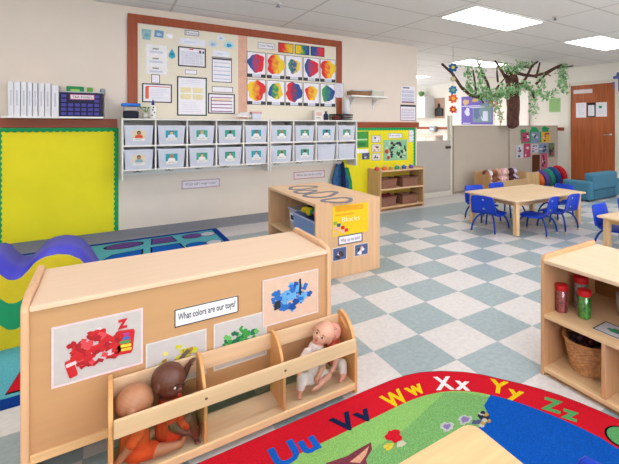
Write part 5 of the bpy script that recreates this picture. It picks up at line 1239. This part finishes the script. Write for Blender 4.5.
# flower mobile
p0 = at(453, 56, 2, ZC); p0 = at(453, 90, 1, 2.9); mx_, my_ = p0.x, p0.y
t = thing('flower_mobile', 'string of colourful paper flowers hanging from the ceiling left of the paper tree', 'mobile', (mx_, my_, ZC))
zs = []
MB().tube([(0, 0, 0), (0, 0, -1.0)], .002, 5).build('string', GREY, t)
def pz(v): 
    w_ = (Vector((mx_, my_, 0))-Vector((CX, CY, 0))).dot(fw); return H+(V0-v)*w_/F-ZC
for v, c1, c2, R0, dx in ((67.5, '#1f5f9c', '#d9c83a', .075, 0), (79, '#b8b48a', '#d8d0b0', .045, 0), (90, '#2a78a8', '#7ab06a', .07, 0), (98.5, '#e0672c', '#e8b84a', .075, .0), (109.5, '#c0302c', '#e0b02c', .06, -.0)):
    s = MB(); fl_ = []
    for k in range(7):
        a = 2*PI*k/7; s.prism([(x_*math.cos(a)-y_*math.sin(a), x_*math.sin(a)+y_*math.cos(a)) for x_, y_ in circ(R0*.62, 0, R0*.4, 12, R0*.3)], 2, -.006-.002*(k % 2), .006+.002*(k % 2), 0)
    s.prism(circ(0, 0, R0*.36, 16), 2, -.014, .014, 1)
    s.build('flower', [M(c1, .7, .15, 40), M(c2, .7)], t, loc=(0, 0, pz(v)), rot=(PI/2, 0, YAW-PI/2))

# ================================================================== toy display, cushions, sofa
t = thing('toy_display', 'wooden tilted display tray heaped with dolls below the room divider', 'shelf', (3.44, 2.74, 0), R_(2))
MB().box(0, 1.0, 0, .02, .0, .24).build('front_board', wood('#c9a478', 'x'), t, bevel=.003)
MB().box(0, 1.0, .34, .36, 0, .40).build('back_board', wood('#c9a478', 'x'), t, bevel=.003)
MB().box(0, .02, .02, .34, 0, .36).build('side_panel', wood('#b98f60', 'z'), t, bevel=.003)
MB().box(.98, 1.0, .02, .34, 0, .36).build('side_panel', wood('#c9a478', 'z'), t, bevel=.003)
MB().box(.02, .98, .02, .34, .12, .135).build('shelf', wood('#c9a478', 'x'), t)
tag(MB().box(0, .42, 0, .016, 0, .33).build('display_board', wood('#d4ae7c', 'z'), loc=(4.43, 2.80, 0), rot=(-.05, 0, R_(2)), bevel=.003), 'plain light wood board standing right of the doll display', 'board')
# plush dolls in the display
names = [('brown', '#7a4a34', '#a06a50'), ('grey white', '#bdb9c4', '#d8d4dc'), ('tan', '#b07850', '#8a5a40'), ('peach', '#d8a088', '#caa090'), ('pink', '#d8a0a0', '#e0b8b8'), ('cream', '#d8cab8', '#c8a890'), ('dark', '#2c2226', '#4a2c30'), ('lilac', '#b0a0c8', '#d0c4dc')]
for k, (nm, a, b) in enumerate(names):
    x = 3.53+.107*k; z = .135; y = 2.93+.03*(k % 2)
    q = thing('plush_doll', nm+' haired soft doll in the wooden display tray', 'doll', (x, y, z), 0, 'soft dolls in the display')
    s = MB(); s.cap((0, 0, .07), (0, 0, .15), .055, .045)
    s.cap((-.04, -.01, .14), (-.08, -.04, .10), .02, .016); s.cap((.04, -.01, .14), (.08, -.04, .11), .02, .016); s.cap((-.025, -.02, .05), (-.04, -.10, .06), .024, .02); s.cap((.025, -.02, .05), (.04, -.10, .06), .024, .02)
    s.ball((0, -.01, .225), .055); o = s.build('body', M(b, .8), q); remesh(o, .008, 3)
    s = MB(); s.ball((0, .008, .24), (.06, .055, .055)); s.ball((-.045, .01, .2), .025); s.ball((.045, .01, .2), .025); s.build('hair', M(a, .9, .2, 60, None, .6), q)
# round cushions in a row
for k, (nm, c, u, v) in enumerate([('orange', '#dc6a28', 541.5, 181), ('purple', '#5c4a9c', 545.5, 180), ('green', '#2a8a74', 549, 179.5), ('navy blue', '#1f4a86', 553.5, 178.5), ('red', '#b81c28', 559.5, 177)]):
    R0 = [.15, .165, .175, .185, .195][k]
    y = 2.95; p = Vector(([4.98, 5.13, 5.29, 5.47, 5.67][k], y, 0)); an = R_(30)
    q = thing('round_cushion', nm+' round floor cushion leaning in the row beside the sofa', 'cushion', (p.x-.0, y, 0), 0, 'round floor cushions in a row')
    s = MB(); s.lathe([(.001, -.05), (R0*.8, -.05), (R0*.96, -.035), (R0, 0), (R0*.96, .035), (R0*.8, .05), (.001, .05)], n=32); s.xf(Matrix.Translation((0, 0, R0+.003)) @ Matrix.Rotation(R_(76), 4, 'Z') @ Matrix.Rotation(R_(76), 4, 'X'))
    s.build('pad', M(c, .75, .06), q)
    s = MB(); s.tube([((R0)*math.cos(2*PI*i/36), R0*math.sin(2*PI*i/36), 0) for i in range(36)], .006, 6, closed=True); s.xf(Matrix.Translation((0, 0, R0+.003)) @ Matrix.Rotation(R_(76), 4, 'Z') @ Matrix.Rotation(R_(76), 4, 'X')); s.build('piping', M(c, .75), q)
# sofa
SF = M('#3f7690', .6, .05, 10); SFD = M('#386a84', .6, .05, 10)
t = thing('child_sofa', 'small teal blue upholstered child sofa with its back to the room near the door', 'sofa', (4.36, 1.60, 0))
MB().box(.10, .84, -.012, .15, .17, .43).build('backrest', SF, t, bevel=.035, seg=4)
MB().box(.14, .80, .0, .44, .02, .168).build('base', SFD, t, bevel=.012)
MB().box(.15, .79, .165, .45, .17, .25).build('seat_cushion', SF, t, bevel=.025, seg=3)
for x in (0, .80): MB().box(x, x+.14, .0, .46, .02, .31).build('armrest', SF, t, bevel=.03, seg=4)
for x in (.04, .86):
    for y in (.04, .38): MB().box(x, x+.04, y, y+.04, 0, .02).build('foot', BLACK, t)

# ================================================================== door wall papers
def wx(name, ua, va, ub, vb, fn, mats, label, cat, x=6.458, group=None):
    p = at(ua, va, 0, x); q = at(ub, vb, 0, x); w_ = p.y-q.y; h_ = p.z-q.z; s = MB(); s.box(0, w_, 0, h_, 0, .002, 0); fn(s, w_, h_)
    return tag(s.build(name, mats, loc=(x, p.y, q.z), rot=WX), label, cat, group)
def f(s, w, h): lines(s, .04, w-.04, .04, h-.03, 6, 1, .012, 2)
wx('door_notice', 576, 103, 586.3, 117.5, f, [PAPER, LBL], 'white notice on the brown door, leftmost of three', 'notice', 6.469)
def f(s, w, h): border(s, w, h, .025, 1); rect(s, 0, w, h-.05, h, 1); lines(s, .05, w-.05, .04, h-.08, 5, 2, .01, 2)
wx('door_notice', 587, 103, 595.6, 117, f, [PAPER, DKG, LBL], 'dark framed notice in the middle of the brown door', 'notice', 6.469)
def f(s, w, h): lines(s, .04, w-.04, .04, h-.03, 6, 1, .008, 4); rect(s, .06, .12, h-.12, h-.07, 2, L2)
wx('door_notice', 596, 102.5, 607, 116.5, f, [PAPER, LBL, GREEN], 'white notice with small green mark on the brown door, right one', 'notice', 6.469)
def f(s, w, h): pass
wx('door_sign', 573.5, 90.2, 592.3, 92.8, f, [M('#dcd4cf', .6)], 'long blank pale sign strip at the top of the brown door', 'sign', 6.469)
wx('green_paper', 549, 98.5, 560.5, 112, lambda s, w, h: border(s, w, h, .02, 1), [M('#8fb978', .7), M('#9fc488', .7)], 'green square paper on the wall left of the door', 'paper', 6.4601)
t = thing('paper_flower', 'blue purple scalloped paper flower on the wall at the right picture edge', 'decoration', (6.455, 2.10, 2.03)); t.rotation_euler = WX
s = MB(); s.prism([(.0+ (.2+.018*math.cos(12*2*PI*i/96))*math.cos(2*PI*i/96), (.2+.018*math.cos(12*2*PI*i/96))*math.sin(2*PI*i/96)) for i in range(96)], 2, 0, .004); s.build('petals', M('#5c62a8', .7), t)
MB().prism(circ(0, 0, .07), 2, .004, .008).build('centre', M('#7a80c0', .7), t)

# ================================================================== kitchen / beyond divider
XW = 6.46
t = thing('leaning_door', 'bright white open door beyond the room divider right of the paper tree', 'door', (6.38, 4.2, 0))
MB().box(0, .045, 0, .98, .01, 2.0).build('slab', M('#f4efe6', .5, .01), t, bevel=.003); MB().ball((-.03, .10, 1.0), .03).build('knob', GREY, t)
def f(s, w, h):
    for cx, cy, a, b, m in ((.15, .8, .1, .1, 2), (.45, .85, .1, .06, 3), (.2, .45, .08, .15, 4), (.5, .6, .25, .02, 4), (.52, .4, .12, .2, 1), (.75, .45, .16, .3, 5), (.72, .3, .08, .16, 4)):
        s.prism(blob(cx*w, cy*h, a*w, b*h, n=18, seed=int(cx*99)), 2, .002, .004+cy*.001, m)
    rect(s, w*.38, w*.97, h*.08, h*.62, 5, (.002, .0035)); rect(s, .02, w-.02, h*.64, h*.67, 4, (.002, .0035)); rect(s, w*.05, w*.3, h*.03, h*.06, 4, (.002, .0035)); rect(s, w*.7, w*.85, h*.12, h*.45, 4, (.002, .0055))
wx('mural_poster', 461.5, 97, 493, 124.5, f, [M('#6d5cae', .6), M('#5a6a94', .6), M('#c8a878', .6), M('#d8b04a', .6), M('#c9cde0', .6), M('#6f8a90', .6)], 'purple picture poster on the far wall above the room divider', 'poster')
wx('white_poster', 452.5, 97, 461, 124, lambda s, w, h: rect(s, w*.3, w*.55, h*.4, h*.55, 1), [M('#e4e0e6', .6), M('#d89098', .6)], 'narrow white sheet with pink spot left of the purple poster', 'poster')
t = thing('wall_cabinet', 'white kitchen wall cabinet beyond the low gate', 'cabinet', (6.10, 7.62, 1.42))
MB().box(0.02, .355, 0, .84, 0, .64).build('body', M('#dfe2e2', .5), t, bevel=.003)
for y in (.005, .425):
    dd = MB().box(0, .02, y, y+.41, .005, .635).build('door', M('#e6e9ea', .4), t, bevel=.003); MB().box(-.012, 0, y+.37, y+.385, .05, .15).build('handle', GREY, dd)
s = MB(); s.prism(blob(0, 0, .07, .14, seed=3), 2, 0, .003); tag(s.build('orange_cutout', ORANGE, loc=(6.098, 8.28, 1.74), rot=WX), 'small orange paper cutout on the white wall cabinet', 'cutout')
tag(MB().lathe([(.05, 0), (.06, .06), (.1, .10), (.08, .16), (.02, .18)]).build('green_plant', M('#6f9a5c', .8, .3, 20), loc=(6.28, 8.0, 2.06)), 'small green plant on top of the kitchen wall cabinet', 'plant')
t = thing('wall_panel', 'brown panel with a black handbag shape hanging beside the wall cabinet', 'panel', (6.44, 7.15, 1.40))
MB().box(0, .018, 0, .42, 0, .60).build('panel_board', M('#b08f7c', .7), t)
s = MB(); s.prism([(.04, .06), (.36, .06), (.38, .28), (.24, .32), (.22, .44), (.18, .44), (.16, .32), (.02, .28)], 0, -.04, -.001); s.build('black_bag', BLACK, t, bevel=.004)
t = thing('kitchen_counter', 'pale kitchen counter beyond the low gate', 'counter', (5.86, 6.9, 0))
MB().box(0.03, .59, 0, 1.7, .08, .86).build('body', M('#d9cfc4', .6), t, bevel=.003); MB().box(0, .59, -.02, 1.72, .86, .90).build('worktop', M('#e3cdb8', .5), t, bevel=.004); MB().box(.06, .59, 0, 1.7, 0, .08).build('plinth', GREY, t)
for y in (.02, .44, .86, 1.28): MB().box(.012, .03, y, y+.39, .1, .85).build('door', M('#ddd4ca', .6), t, bevel=.003)
t = thing('soap_dispenser', 'small grey paper dispenser on the wall above the kitchen counter', 'dispenser', (6.34, 7.45, 1.0))
MB().box(0, .12, 0, .25, 0, .16).build('body', M('#9aa0a6', .4), t, bevel=.01); MB().box(-.004, 0, .05, .2, .05, .1).build('window', M('#d5d8dc', .3), t)
t = thing('floor_cabinet', 'tall white cabinet beside the kitchen counter beyond the gate', 'cabinet', (6.0, 6.1, 0))
MB().box(0, .45, 0, .6, .02, .95).build('body', M('#e0d8cc', .5), t, bevel=.003)
MB().box(-.018, 0, .01, .59, .04, .93).build('door', M('#e6dfd4', .5), t, bevel=.003)
MB().box(.03, .45, .02, .58, 0, .02).build('plinth', GREY, t)

# ================================================================== LIGHT
w_ = bpy.data.worlds.new('world'); bpy.context.scene.world = w_; w_.use_nodes = True
w_.node_tree.nodes['Background'].inputs[0].default_value = (.9, .93, 1, 1); w_.node_tree.nodes['Background'].inputs[1].default_value = 5.0
vs_ = bpy.context.scene.view_settings; vs_.view_transform = 'Standard'; vs_.look = 'None'; vs_.gamma = 1; vs_.use_curve_mapping = False; vs_.exposure = 0.72
